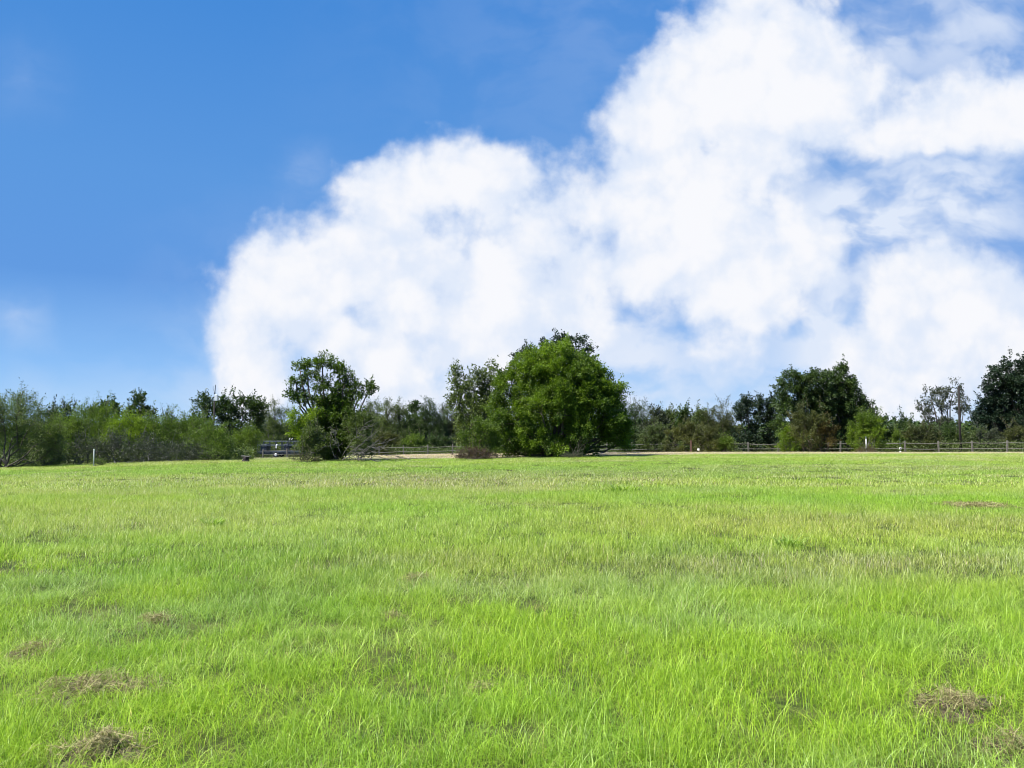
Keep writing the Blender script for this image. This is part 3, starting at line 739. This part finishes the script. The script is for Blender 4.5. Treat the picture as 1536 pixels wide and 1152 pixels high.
# ------------------------------------------------------------------ grass
def grass_mat():
    m = bpy.data.materials.new('grass_blade'); nt = nt_of(m); N = nt.nodes; L = nt.links
    out = N.new('ShaderNodeOutputMaterial'); mix = N.new('ShaderNodeMixShader')
    pr = N.new('ShaderNodeBsdfPrincipled'); tr = N.new('ShaderNodeBsdfTranslucent')
    ti = N.new('ShaderNodeAttribute'); ti.attribute_type = 'INSTANCER'; ti.attribute_name = 'tint'
    v = N.new('ShaderNodeAttribute'); v.attribute_name = 'v'
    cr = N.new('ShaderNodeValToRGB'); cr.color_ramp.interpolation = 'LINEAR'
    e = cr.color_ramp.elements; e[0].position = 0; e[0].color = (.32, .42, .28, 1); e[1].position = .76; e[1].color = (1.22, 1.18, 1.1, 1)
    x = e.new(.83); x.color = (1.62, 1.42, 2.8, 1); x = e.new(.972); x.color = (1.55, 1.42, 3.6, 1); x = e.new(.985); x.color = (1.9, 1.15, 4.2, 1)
    L.new(v.outputs['Fac'], cr.inputs[0])
    mu = N.new('ShaderNodeMix'); mu.data_type = 'RGBA'; mu.blend_type = 'MULTIPLY'; mu.inputs[0].default_value = 1
    L.new(ti.outputs['Color'], mu.inputs[6]); L.new(cr.outputs[0], mu.inputs[7])
    L.new(mu.outputs[2], pr.inputs['Base Color']); L.new(mu.outputs[2], tr.inputs['Color'])
    pr.inputs['Roughness'].default_value = .42; pr.inputs['Specular IOR Level'].default_value = .45
    mix.inputs[0].default_value = .45
    L.new(pr.outputs[0], mix.inputs[1]); L.new(tr.outputs[0], mix.inputs[2]); L.new(mix.outputs[0], out.inputs[0])
    return m


GRASS = grass_mat()


def tuft_mesh(name, n, rad, hmin, hmax, width, segs, lean, seed, clump=0.0):
    r = np.random.default_rng(seed)
    a = r.uniform(0, 2 * math.pi, n); rr = rad * np.sqrt(r.uniform(0, 1, n)); base = np.stack([rr * np.cos(a), rr * np.sin(a), 0 * a], 1)
    H = r.uniform(hmin, hmax, n) * (1 + .7 * (r.random(n) < .07)); th = r.uniform(0, 2 * math.pi, n)
    ln = lean * r.uniform(.15, 1, n) ** 1.2 * (1 + 1.2 * (r.random(n) < .12))
    D = np.stack([np.cos(th), np.sin(th), 0 * th], 1)
    D = unit(D + clump * base / rad)
    W = np.stack([-D[:, 1], D[:, 0], 0 * th], 1)
    tw = r.uniform(-.9, .9, n)
    W = unit(W * np.cos(tw)[:, None] + D * np.sin(tw)[:, None])
    t = np.linspace(0, 1, segs + 1)
    L = H
    bendf = ln[:, None] * (t[None] ** 2) * 1.0
    up = t[None] * (1 - .38 * ln[:, None] * t[None] ** 1.6)
    P = base[:, None] + D[:, None] * (L[:, None] * bendf)[..., None] + np.array([0, 0, 1.0]) * (L[:, None] * up)[..., None]
    w = width * r.uniform(.6, 1.3, n)[:, None] * np.clip(1.05 - t[None] ** 2.2, .06, 1)
    V = np.stack([P - W[:, None] * w[..., None] / 2, P + W[:, None] * w[..., None] / 2], 2)  # n, s+1, 2, 3
    k = (segs + 1) * 2
    i = (np.arange(n)[:, None] * k + np.arange(segs)[None] * 2).ravel()
    Q = np.stack([i, i + 1, i + 3, i + 2], 1)
    v = np.repeat(r.uniform(0, 1, n), segs)
    me_o = np_mesh(name, V.reshape(-1, 3), Q, GRASS, None, {'v': ('FACE', v)}, smooth=True)
    me = me_o.data; bpy.data.objects.remove(me_o)
    return me


def gauss(X, Y, px, py, sx, sy, ang=0):
    """soft patch of the field centred where the photo shows it; sx, sy in metres"""
    cx, cy = heap_pos(px, py)
    return np.exp(-((X - cx) / sx) ** 2 - ((Y - cy) / sy) ** 2)


def mixc(a, b, f): return a * (1 - f[:, None]) + np.array(b)[None] * f[:, None]


def field_tint(X, Y, r):
    n = len(X); u = X / np.maximum(Y, 3)
    base = np.tile(np.array((0.375, 0.570, 0.034)), (n, 1))
    d = np.hypot(X, Y)
    w1 = fbm(X / 2.2, Y / 3.0, 21, 4); w2 = fbm(X / 7, Y / 7, 31, 3); w3 = fbm(X / .8, Y / .8, 41, 3); w4 = fbm(X / 9 + 5, Y / 2.6, 51, 4)
    base = mixc(base, (0.310, 0.510, 0.045), sstep(.48, .66, w1))                      # deeper cool green
    base = mixc(base, (0.460, 0.630, 0.095), sstep(.55, .72, w3) * .7)                # pale
    base = mixc(base, (0.400, 0.570, 0.120), sstep(.54, .68, fbm(X / 1.6 + 9, Y / 1.6, 61, 3)) * .6)   # greyish
    far = sstep(9, 18, Y)
    base = mixc(base, (0.510, 0.600, 0.115), far * (.30 + .55 * sstep(.42, .62, w4)))        # seed-head haze
    base = mixc(base, (0.340, 0.540, 0.050), far * sstep(.50, .66, fbm(X / 11, Y / 3.4, 71, 3)) * .8)
    base = mixc(base, (0.545, 0.570, 0.165), far * sstep(.56, .72, fbm(X / 5, Y / 1.8, 81, 3)) * .6)
    # tan / reddish seed band, vivid and pale zones
    tan = (0.470, 0.440, 0.165)
    f = gauss(X, Y, 1050, 855, 5.5, 1.3) * .36 + gauss(X, Y, 1480, 850, 3.5, 1.0) * .3 + gauss(X, Y, 690, 840, 1.8, 1.2) * .25
    f = f + gauss(X, Y, 1480, 785, 5, 1.2) * .5 + gauss(X, Y, 1200, 785, 4, .9) * .3 + gauss(X, Y, 560, 722, 8, 2.6) * .5 + gauss(X, Y, 800, 712, 9, 2.5) * .5 + gauss(X, Y, 1300, 706, 9, 2.2) * .35
    f = f * (.4 + 1.2 * fbm(X / 1.1, Y / .9, 17, 3))
    base = mixc(base, tan, np.clip(f * (0.55 + .9 * w3), 0, .85))
    base = mixc(base, (0.500, 0.570, 0.080), np.clip(gauss(X, Y, 930, 775, 4.5, 1.8) + gauss(X, Y, 1330, 800, 5, 1.4), 0, 1) * .6)   # yellow green
    base = mixc(base, (0.310, 0.590, 0.030), np.clip(gauss(X, Y, 600, 775, 3.2, 2.8) + gauss(X, Y, 1400, 750, 6, 2.6) * .5, 0, 1) * .75)    # vivid
    base = mixc(base, (0.550, 0.620, 0.145), np.clip(gauss(X, Y, 300, 785, 5, 2.2) + gauss(X, Y, 120, 730, 8, 4) * .7, 0, 1) * .7)  # pale left
    base = mixc(base, (0.275, 0.500, 0.045), np.clip(gauss(X, Y, 700, 705, 26, 3.5), 0, 1) * .5)
    # dry strip in front of the fence
    mid = sstep(-.24, -.15, u); rt = sstep(.14, .30, u)
    lim = 45.5 + 2.5 * sstep(-.02, .06, u) + 2.0 * rt
    dry = sstep(-.8, .8, Y - lim + 3 * (w4 - .5)) * mid
    base = mixc(base, (0.66, 0.55, 0.29), dry * (.75 + .25 * w3) * (1 - .25 * rt))
    dl = (1 - mid) * sstep(42, 47, Y)
    base = mixc(base, (0.480, 0.500, 0.190), dl * .6)
    base *= r.uniform(.86, 1.14, n)[:, None]
    return np.clip(base, 0, 1), dry


def grass():
    r = np.random.default_rng(99)
    bands = [  # y0, y1, density, meshes, half width factor, scale
        (2.2, 8.5, 46, 0), (8.5, 22, 20, 1), (22, 66, 7.5, 2)]
    meshes = []
    for k in range(6): meshes.append(tuft_mesh('grass_tuft', 96, .17, .05, .165, .0025, 6, 2.0, 10 + k, .0))
    for k in range(4): meshes.append(tuft_mesh('grass_tuft', 110, .28, .045, .14, .0042, 3, 1.1, 30 + k, .0))
    for k in range(4): meshes.append(tuft_mesh('grass_tuft', 90, .46, .05, .14, .011, 2, .9, 50 + k, .0))
    first = [0, 6, 10]; cnt = [6, 4, 4]
    P = []; I = []; S = []; Tn = []; R = []
    for (y0, y1, den, lod) in bands:
        hw = .80 * y1 + 1.5; A = 2 * hw * (y1 - y0); n = int(A * den)
        X = r.uniform(-hw, hw, n); Y = r.uniform(y0, y1, n)
        k = np.abs(X) < .78 * Y + 1.5; X, Y = X[k], Y[k]; n = len(X)
        tint, dry = field_tint(X, Y, r)
        h = 0.74 + .75 * fbm(X / 1.3, Y / 1.3, 91, 3) * r.uniform(.6, 1.4, n)
        h *= 1 - .38 * sstep(16, 30, Y) - .0 * dry
        h *= 1 - .45 * dry
        bare = np.zeros(n)
        for (hx, hy, hr) in HP:
            bare = np.maximum(bare, np.exp(-(((X - hx) / hr) ** 2 + ((Y - hy) / hr) ** 2) * .9))
        h *= 1 - .50 * bare
        keep = r.random(n) > .50 * bare
        keep &= ~((fbm(X / .45, Y / .45, 15, 2) < .20) & (Y < 9))
        P.append(np.stack([X, Y, terrain(X, Y) - .01], 1)[keep]); I.append((first[lod] + r.integers(0, cnt[lod], n))[keep])
        S.append(h[keep]); Tn.append(tint[keep]); R.append(r.uniform(0, 2 * math.pi, n)[keep])
    P = np.vstack(P); I = np.concatenate(I); S = np.concatenate(S); Tn = np.vstack(Tn); R = np.concatenate(R)
    print('tufts', len(P))
    me = bpy.data.meshes.new('grass'); me.vertices.add(len(P)); me.vertices.foreach_set('co', P.astype(np.float32).ravel())
    a = me.attributes.new('pick', 'INT', 'POINT'); a.data.foreach_set('value', I.astype(np.int32))
    a = me.attributes.new('size', 'FLOAT', 'POINT'); a.data.foreach_set('value', S.astype(np.float32))
    a = me.attributes.new('turn', 'FLOAT', 'POINT'); a.data.foreach_set('value', R.astype(np.float32))
    a = me.attributes.new('tint', 'FLOAT_COLOR', 'POINT'); a.data.foreach_set('color', np.hstack([Tn, np.ones((len(Tn), 1))]).astype(np.float32).ravel())
    o = link(bpy.data.objects.new('grass', me)); o['kind'] = 'stuff'; o['label'] = 'bright green knee-high meadow grass covering the whole field'; o['category'] = 'grass'
    # the tuft meshes are brought in through mesh inputs kept on hidden-free objects of an unlinked collection
    tc = bpy.data.collections.new('tufts')
    for i, m in enumerate(meshes): tc.objects.link(bpy.data.objects.new('tuft_%02d' % i, m))
    ng = bpy.data.node_groups.new('grass_scatter', 'GeometryNodeTree')
    ng.interface.new_socket('Geometry', in_out='INPUT', socket_type='NodeSocketGeometry')
    ng.interface.new_socket('Geometry', in_out='OUTPUT', socket_type='NodeSocketGeometry')
    N = ng.nodes; L = ng.links
    gi = N.new('NodeGroupInput'); go = N.new('NodeGroupOutput')
    m2p = N.new('GeometryNodeMeshToPoints'); iop = N.new('GeometryNodeInstanceOnPoints'); ci = N.new('GeometryNodeCollectionInfo')
    ci.inputs['Collection'].default_value = tc; ci.inputs['Separate Children'].default_value = True; ci.inputs['Reset Children'].default_value = True
    def named(nm, ty):
        x = N.new('GeometryNodeInputNamedAttribute'); x.data_type = ty; x.inputs['Name'].default_value = nm; return x
    pk = named('pick', 'INT'); sz = named('size', 'FLOAT'); tn = named('turn', 'FLOAT')
    cx = N.new('ShaderNodeCombineXYZ'); L.new(tn.outputs[0], cx.inputs['Z'])
    e2r = N.new('FunctionNodeEulerToRotation'); L.new(cx.outputs[0], e2r.inputs[0])
    L.new(gi.outputs[0], m2p.inputs[0]); L.new(m2p.outputs[0], iop.inputs['Points']); L.new(ci.outputs[0], iop.inputs['Instance'])
    iop.inputs['Pick Instance'].default_value = True; L.new(pk.outputs[0], iop.inputs['Instance Index'])
    sc = N.new('ShaderNodeCombineXYZ'); sc.inputs[0].default_value = 1; sc.inputs[1].default_value = 1; L.new(sz.outputs[0], sc.inputs[2])
    L.new(e2r.outputs[0], iop.inputs['Rotation']); L.new(sc.outputs[0], iop.inputs['Scale'])
    L.new(iop.outputs[0], go.inputs[0])
    md = o.modifiers.new('scatter', 'NODES'); md.node_group = ng


grass()

STRAW = foliage_mat('dry_straw', (.13, .105, .045), (.42, .38, .18), .15, .7)
EARTH = noise_mat('bare_earth', (.035, .026, .018), (.10, .07, .045), 30, .95, bump=.8)


def heaps():
    for k, (px, py, rad, hh, lab) in enumerate(HEAPS):
        r = np.random.default_rng(400 + k); x, y = heap_pos(px, py); z = gz(x, y)
        t = empty('clipping_heap', (x, y, z), lab, 'grass clippings', 'dry clipping heaps scattered over the field')
        far = max(1, y / 7)
        n = int(1100 * (rad / .25) ** 2 / far ** 1.2); n = min(n, 5000)
        a = r.uniform(0, 6.283, n); q = rad * 1.25 * r.uniform(0, 1, n) ** .6 * (1 + .4 * np.sin(2 * a + k) + .3 * np.sin(5 * a + 2 * k))
        cx = q * np.cos(a); cy = q * np.sin(a)
        top = hh * np.exp(-(q / rad) ** 2 * 1.1) * (.6 + .8 * fbm(cx * 9 + k, cy * 9, k, 2)) + .03 + .05 * fbm(cx * 6, cy * 6 + k, k + 5, 2)
        cz = top * r.uniform(.55, 1.15, n)
        th = r.uniform(0, 6.283, n); L = r.uniform(.04, .14, n) * far ** .3; tilt = r.normal(0, .28, n)
        D = np.stack([np.cos(th) * np.cos(tilt), np.sin(th) * np.cos(tilt), np.sin(tilt)], 1)
        W = unit(np.cross(D, np.array([0, 0, 1.0]) + r.normal(0, .5, (n, 3)))); w = .0028 * far ** .8 * r.uniform(.6, 1.4, n)
        C = np.stack([cx, cy, cz], 1); B = unit(np.cross(D, W)) * (L * r.normal(0, .22, n))[:, None]
        P = [C - D * L[:, None] / 2, C - D * L[:, None] / 6 + B, C + D * L[:, None] / 6 + B, C + D * L[:, None] / 2]
        V = np.stack([p + s * W * w[:, None] / 2 for p in P for s in (-1, 1)], 1).reshape(-1, 3)
        i = (np.arange(n)[:, None] * 8 + np.arange(3)[None] * 2).ravel(); Q = np.stack([i, i + 1, i + 3, i + 2], 1)
        np_mesh('straw', V, Q, STRAW, t, {'v': ('FACE', np.repeat(r.uniform(0, 1, n) ** 1.3, 3))})
        # earth under it: a low irregular mound
        ng = 14; na = 28; V = [[0, 0, hh * .45]]
        for i in range(1, ng + 1):
            for j in range(na):
                A = j / na * 2 * math.pi; R = rad * 1.25 * i / ng * (1 + .35 * math.sin(3 * A + k) * .8 + .15 * math.sin(5 * A + k))
                V.append([R * math.cos(A), R * math.sin(A), hh * .45 * (1 - (i / ng) ** 2) + .012 * r.normal() * (i < ng) + (.012 if i < ng else -.03)])
        V = np.array(V); Q = []; Tt = []
        for j in range(na): Tt.append((0, 1 + j, 1 + (j + 1) % na))
        for i in range(ng - 1):
            for j in range(na):
                b = 1 + i * na; Q.append((b + j, b + na + j, b + na + (j + 1) % na, b + (j + 1) % na))
        V[:, 2] += terrain(V[:, 0] + x, V[:, 1] + y) - z
        np_mesh('earth', V, [np.array(Tt), np.array(Q)], EARTH, t, smooth=True)


heaps()


def weeds():
    r0 = np.random.default_rng(77)
    WEED = foliage_mat('weed_blade', (.13, .22, .035), (.30, .42, .09), .42)
    for k, (px, py, rad, h, lab) in enumerate([
            (1183, 822, .30, .20, 'coarse upright weed tuft right of centre in the field'),
            (320, 790, .26, .20, 'coarse upright weed tuft in the left half of the field'),
            (935, 738, .7, .22, 'low rounded green tuft in the far field right of the largest tree')]):
        x, y = heap_pos(px, py); n = 70; r = np.random.default_rng(600 + k)
        t = empty('weed_tuft', (x, y, gz(x, y)), lab, 'weed', 'coarse weed tufts in the field')
        a = r.uniform(0, 6.283, n); q = rad * np.sqrt(r.uniform(0, 1, n)) * .6; base = np.stack([q * np.cos(a), q * np.sin(a), 0 * a], 1)
        D = unit(np.stack([np.cos(a), np.sin(a), 0 * a], 1) + r.normal(0, .5, (n, 3)) * [1, 1, 0]); L = h * r.uniform(.6, 1.4, n)
        W = np.stack([-D[:, 1], D[:, 0], 0 * a], 1) * (.007 * max(1, y / 10)); P = []
        for tt, ww in ((0, 1), (.4, 1), (.75, .8), (1, .1)):
            p = base + D * (L * .75 * tt ** 2)[:, None] + np.array([0, 0, 1.0]) * (L * (tt - .35 * tt ** 3))[:, None]
            P += [p - W * ww, p + W * ww]
        V = np.stack(P, 1).reshape(-1, 3); i = (np.arange(n)[:, None] * 8 + np.arange(3)[None] * 2).ravel()
        np_mesh('leaves', V, np.stack([i, i + 1, i + 3, i + 2], 1), WEED, t, {'v': ('FACE', np.repeat(r.uniform(0, 1, n), 3))})


weeds()


# ------------------------------------------------------------------ sky with clouds
SKY_STR = 0.12


def world():
    w = bpy.data.worlds.new('World'); scene.world = w; w.use_nodes = True
    nt = w.node_tree; N = nt.nodes; L = nt.links; N.clear()
    out = N.new('ShaderNodeOutputWorld'); bg = N.new('ShaderNodeBackground'); bg.inputs[1].default_value = SKY_STR
    sky = N.new('ShaderNodeTexSky'); sky.sky_type = 'NISHITA'; sky.sun_disc = False
    sky.sun_elevation = SUN_EL; sky.sun_rotation = SUN_AZ
    sky.air_density = 1.0; sky.dust_density = 0.0; sky.ozone_density = 2.5; sky.altitude = 100
    hs = N.new('ShaderNodeHueSaturation'); hs.inputs['Saturation'].default_value = 1.38; hs.inputs['Value'].default_value = SKYV
    hs.inputs['Hue'].default_value = .5
    L.new(sky.outputs[0], hs.inputs['Color'])
    tc = N.new('ShaderNodeTexCoord')

    def M(op, a, b=None, c=None, clamp=False):
        n = N.new('ShaderNodeMath'); n.operation = op; n.use_clamp = clamp
        for i, x in enumerate((a, b, c)):
            if x is None: continue
            if isinstance(x, (int, float)): n.inputs[i].default_value = x
            else: L.new(x, n.inputs[i])
        return n.outputs[0]

    def V(op, a, b=None, s=None):
        n = N.new('ShaderNodeVectorMath'); n.operation = op
        for i, x in enumerate((a, b)):
            if x is None: continue
            if isinstance(x, (tuple, list, np.ndarray)): n.inputs[i].default_value = tuple(float(q) for q in x)
            else: L.new(x, n.inputs[i])
        if s is not None: n.inputs['Scale'].default_value = s
        return n.outputs['Value'] if op in ('DISTANCE', 'DOT_PRODUCT') else n.outputs['Vector']

    def NZ(vec, scale, detail=5, rough=.5, dist=0.0, col=False):
        n = N.new('ShaderNodeTexNoise'); n.noise_dimensions = '2D'; n.inputs['Scale'].default_value = scale; n.inputs['Detail'].default_value = detail
        n.inputs['Roughness'].default_value = rough; n.inputs['Distortion'].default_value = dist; L.new(vec, n.inputs['Vector'])
        return n.outputs['Color' if col else 'Fac']

    def smooth(x, a, b, lo=0, hi=1):
        n = N.new('ShaderNodeMapRange'); n.interpolation_type = 'SMOOTHSTEP'; L.new(x, n.inputs[0])
        for i, q in enumerate((a, b, lo, hi)): n.inputs[i + 1].default_value = q
        return n.outputs[0]

    D0 = V('NORMALIZE', tc.outputs['Generated'])
    sep = N.new('ShaderNodeSeparateXYZ'); L.new(D0, sep.inputs[0])
    yy = M('MAXIMUM', sep.outputs['Y'], .04)          # flat cloud layout on the northern half of the sky
    cb = N.new('ShaderNodeCombineXYZ'); L.new(M('DIVIDE', sep.outputs['X'], yy), cb.inputs[0]); L.new(M('DIVIDE', sep.outputs['Z'], yy), cb.inputs[1])
    D = cb.outputs[0]
    wc = NZ(D, 5.0, 3, .5, 0, True)
    wv = V('SCALE', V('SUBTRACT', wc, (.5, .5, .5)), s=.075)
    wc2 = NZ(D, 22.0, 3, .55, 0, True)
    wv2 = V('SCALE', V('SUBTRACT', wc2, (.5, .5, .5)), s=.018)
    DW = V('ADD', V('ADD', D, wv), wv2)

    def blobs(lst, vec):
        tot = None
        for (px, py, rad, wgt) in lst:
            d = direction(px, py); c = (d[0] / d[1], d[2] / d[1], 0)
            mr = N.new('ShaderNodeMapRange'); L.new(V('DISTANCE', vec, c), mr.inputs[0])
            mr.inputs[1].default_value = 0; mr.inputs[2].default_value = rad * 1.07 / F; mr.inputs[3].default_value = 1; mr.inputs[4].default_value = 0
            b = M('MULTIPLY', mr.outputs[0], mr.outputs[0])
            tot = M('MULTIPLY_ADD', b, wgt, tot if tot is not None else 0.0)
        return tot

    # thick cumulus body
    body = [(620, 290, 150, 1.3), (545, 265, 80, .8), (690, 275, 120, 1), (750, 255, 100, .9), (570, 350, 150, 1.2), (440, 400, 130, 1.2), (345, 480, 90, .8), (360, 560, 100, .6), (380, 450, 115, 1.1), (375, 520, 110, .8), (480, 470, 150, 1.2),
            (620, 450, 170, 1.3), (720, 420, 170, 1.3), (830, 420, 170, 1.4), (840, 300, 150, 1.0), (920, 300, 170, 1.2), (1000, 230, 180, 1.3), (990, 150, 130, 1.2), (1060, 110, 150, 1.3), (1120, 60, 130, 1.1),
            (1180, 60, 120, .9), (1150, 160, 190, 1.4), (1240, 140, 150, 1.0), (1080, 340, 200, 1.5), (1180, 360, 170, 1.3), (1000, 400, 170, 1.2), (1120, 440, 150, 1.0), (1250, 370, 110, .8), (880, 510, 150, .9), (740, 520, 170, 1.0), (600, 560, 150, .8), (1440, 125, 110, .8), (1400, 165, 120, .9), (1470, 190, 120, .7), (1340, 200, 90, .6), (1430, 345, 60, .6), (1100, 520, 120, .5), (980, 470, 120, .4), (1290, 190, 130, .7), (1320, 120, 130, .6), (1270, 70, 110, .6), (1330, 250, 90, .4), (930, 190, 90, .7), (1010, 70, 90, .7), (960, 120, 80, .6), (400, 560, 120, .5), (520, 560, 140, .6), (1210, 250, 120, .6),
            (420, 570, 130, .7), (1060, 520, 120, .5), (1090, 270, 120, .7), (1100, -40, 130, .9), (1230, -30, 120, .5),
            (1480, 150, 120, 1.2), (1400, 175, 110, 1.0), (1340, 210, 90, .8), (1530, 130, 110, 1.1), (1560, 200, 110, .9), (1440, 210, 80, .5), (1650, 150, 160, 1.1),
            (1330, 470, 130, 1.3), (1400, 450, 140, 1.3), (1260, 510, 110, 1.1), (1470, 500, 150, 1.3), (1390, 560, 160, 1.3), (1290, 580, 120, 1.0), (1530, 540, 150, 1.1), (1425, 370, 70, .7), (1430, 330, 40, .4), (1560, 440, 110, .9), (1500, 430, 90, .7), (1700, 520, 200, 1.2),
            (1000, 605, 70, .9), (950, 605, 50, .6), (1240, 560, 70, .6),
            ]
    F1 = blobs(body, DW)
    F1 = M('DIVIDE', F1, M('ADD', 1.0, M('MULTIPLY', F1, .75)))
    # seams and open gaps between the banks of cloud
    gaps = [(1250, 285, 70, .45), (1310, 275, 90, .75), (1390, 290, 110, .85), (1480, 300, 120, .9), (1560, 320, 120, .8), (1330, 350, 80, .7), (1300, 410, 70, .6), (1275, 455, 70, .55),
            (1240, 495, 75, .55), (1200, 540, 80, .5), (1160, 580, 80, .4), (1300, 160, 60, .3), (1350, 140, 70, .3), (1340, 50, 130, .5), (1450, 50, 120, .5),
            (910, 350, 60, .35), (845, 345, 50, .25), (540, 482, 60, .35), (990, 480, 90, .45), (1060, 500, 80, .3), (655, 350, 60, .28), (700, 385, 50, .25), (600, 430, 60, .2), (1000, 555, 130, .5), (900, 560, 100, .3),
            (790, 225, 60, .3), (870, 250, 70, .25), (1010, 280, 60, .15), (1170, 290, 80, .3), (500, 545, 70, .25), (650, 560, 90, .25), (620, 500, 50, .2), (870, 470, 50, .2), (1140, 25, 40, .3)]
    F1 = M('MAXIMUM', M('SUBTRACT', F1, M('MULTIPLY', blobs(gaps, DW), .85)), -.2)
    big = NZ(D, 7.5, 6, .54); fine = NZ(D, 30.0, 4, .55)
    vo = N.new('ShaderNodeTexVoronoi'); vo.feature = 'SMOOTH_F1'; vo.voronoi_dimensions = '2D'; vo.inputs['Scale'].default_value = 15; vo.inputs['Detail'].default_value = 1.8
    vo.inputs['Roughness'].default_value = .5; vo.inputs['Smoothness'].default_value = .5; vo.inputs['Lacunarity'].default_value = 2.3; L.new(DW, vo.inputs['Vector'])
    bump = M('SUBTRACT', .42, vo.outputs['Distance'])
    det = M('ADD', M('ADD', M('MULTIPLY', M('SUBTRACT', big, .5), .85), M('MULTIPLY', M('SUBTRACT', fine, .5), .18)), M('MULTIPLY', bump, .30))
    # soft-edged density: noise matters most near the edge
    dens = M('ADD', F1, M('MULTIPLY', det, smooth(F1, .0, .10, .0, .80)))
    # second warp field for wisps
    alpha = smooth(dens, .06, .50)
    # low haze band and thin veils
    veil = blobs([(960, 530, 330, .75), (1250, 330, 260, .55), (1420, 60, 260, .40), (1330, 60, 150, .6), (1330, 330, 200, 1.0), (1480, 300, 190, .9), (1240, 500, 130, .7), (1480, 40, 150, .5), (900, 40, 620, .12), (700, 600, 420, .9), (1300, 640, 400, .9), (350, 620, 230, .25), (60, 580, 140, .15), (35, 478, 70, .40), (40, 120, 110, .10), (462, 250, 75, .22), (500, 700, 500, .5), (1480, 290, 180, .25)], DW)
    vn = NZ(V('MULTIPLY', DW, (1, 1.7, 1)), 9.0, 4, .52)
    valpha = M('MULTIPLY', M('MULTIPLY', veil, smooth(vn, .30, .66, .35, 1.25)), .95, None, True)
    inv = M('MULTIPLY', M('SUBTRACT', 1.0, alpha), M('SUBTRACT', 1.0, valpha))
    a = M('SUBTRACT', 1.0, inv, None, True)
    # cloud shade: thick parts a little greyer-blue underneath
    sh = NZ(V('ADD', D, (0, .03, 0)), 10.0, 6, .55)
    thick = smooth(M('ADD', M('ADD', dens, M('MULTIPLY', M('SUBTRACT', sh, .5), 1.15)), M('MULTIPLY', bump, .30)), .08, .78)
    cc = N.new('ShaderNodeMix'); cc.data_type = 'RGBA'
    k = 1 / SKY_STR / EXPM
    cc.inputs[6].default_value = (.74 * k, .82 * k, .965 * k, 1); cc.inputs[7].default_value = (.94 * k, .95 * k, .99 * k, 1)
    L.new(thick, cc.inputs[0])
    # paler air towards the horizon
    hz = N.new('ShaderNodeMix'); hz.data_type = 'RGBA'; hr = N.new('ShaderNodeValToRGB'); he = hr.color_ramp.elements
    he[0].position = 0; he[0].color = (.46, .70, .98, 1); he[1].position = 1; he[1].color = (.060, .255, .69, 1)
    x = he.new(.60); x.color = (.108, .318, .74, 1)
    x = he.new(.16); x.color = (.24, .50, .92, 1); x = he.new(.36); x.color = (.122, .325, .755, 1)
    hm = M('MULTIPLY', sep.outputs['Z'], 2.0); L.new(hm, hr.inputs[0])
    L.new(V('SCALE', hr.outputs[0], s=k), hz.inputs[7])
    L.new(smooth(sep.outputs['Z'], .85, .50, 0, .97), hz.inputs[0]); L.new(hs.outputs[0], hz.inputs[6])
    mx = N.new('ShaderNodeMix'); mx.data_type = 'RGBA'
    L.new(a, mx.inputs[0]); L.new(hz.outputs[2], mx.inputs[6]); L.new(cc.outputs[2], mx.inputs[7])
    L.new(mx.outputs[2], bg.inputs[0])
    bg0 = N.new('ShaderNodeBackground'); bg0.inputs[1].default_value = SKY_STR; L.new(hz.outputs[2], bg0.inputs[0])
    sp = N.new('ShaderNodeSeparateXYZ'); L.new(D, sp.inputs[0])
    inside = M('MULTIPLY', M('LESS_THAN', M('ABSOLUTE', sp.outputs[0]), 1.15), M('MULTIPLY', M('LESS_THAN', sp.outputs[1], .95), M('GREATER_THAN', sp.outputs[1], -.01)))
    ms = N.new('ShaderNodeMixShader'); L.new(inside, ms.inputs[0]); L.new(bg0.outputs[0], ms.inputs[1]); L.new(bg.outputs[0], ms.inputs[2])
    L.new(ms.outputs[0], out.inputs[0])
    w.cycles.sampling_method = 'MANUAL'; w.cycles.sample_map_resolution = 512


EXPO = 1.08; EXPM = 2 ** EXPO
SKYV = 0.62
world()

sun = bpy.data.lights.new('sun', 'SUN'); sun.energy = 4.9; sun.angle = math.radians(.53); sun.color = (1, .965, .90)
so = link(bpy.data.objects.new('sun', sun))
sd_ = np.array([math.sin(SUN_AZ) * math.cos(SUN_EL), math.cos(SUN_AZ) * math.cos(SUN_EL), math.sin(SUN_EL)])
from mathutils import Vector
so.rotation_euler = Vector((float(sd_[0]), float(sd_[1]), float(sd_[2]))).to_track_quat('Z', 'Y').to_euler(); so.location = (0, 0, 60)

cam = bpy.data.cameras.new('camera'); cam.sensor_width = 36; cam.lens = 36 * F / 1536; cam.clip_end = 6000; cam.clip_start = .05
co = link(bpy.data.objects.new('camera', cam)); co.location = (0, 0, EYE); co.rotation_euler = (math.pi / 2 + PITCH, 0, 0)
scene.camera = co
scene.view_settings.view_transform = 'Standard'; scene.view_settings.look = 'None'; scene.view_settings.exposure = EXPO; scene.view_settings.gamma = 1
scene.cycles.filter_width = 1.0
scene.cycles.max_bounces = 4; scene.cycles.transparent_max_bounces = 4; scene.cycles.diffuse_bounces = 2
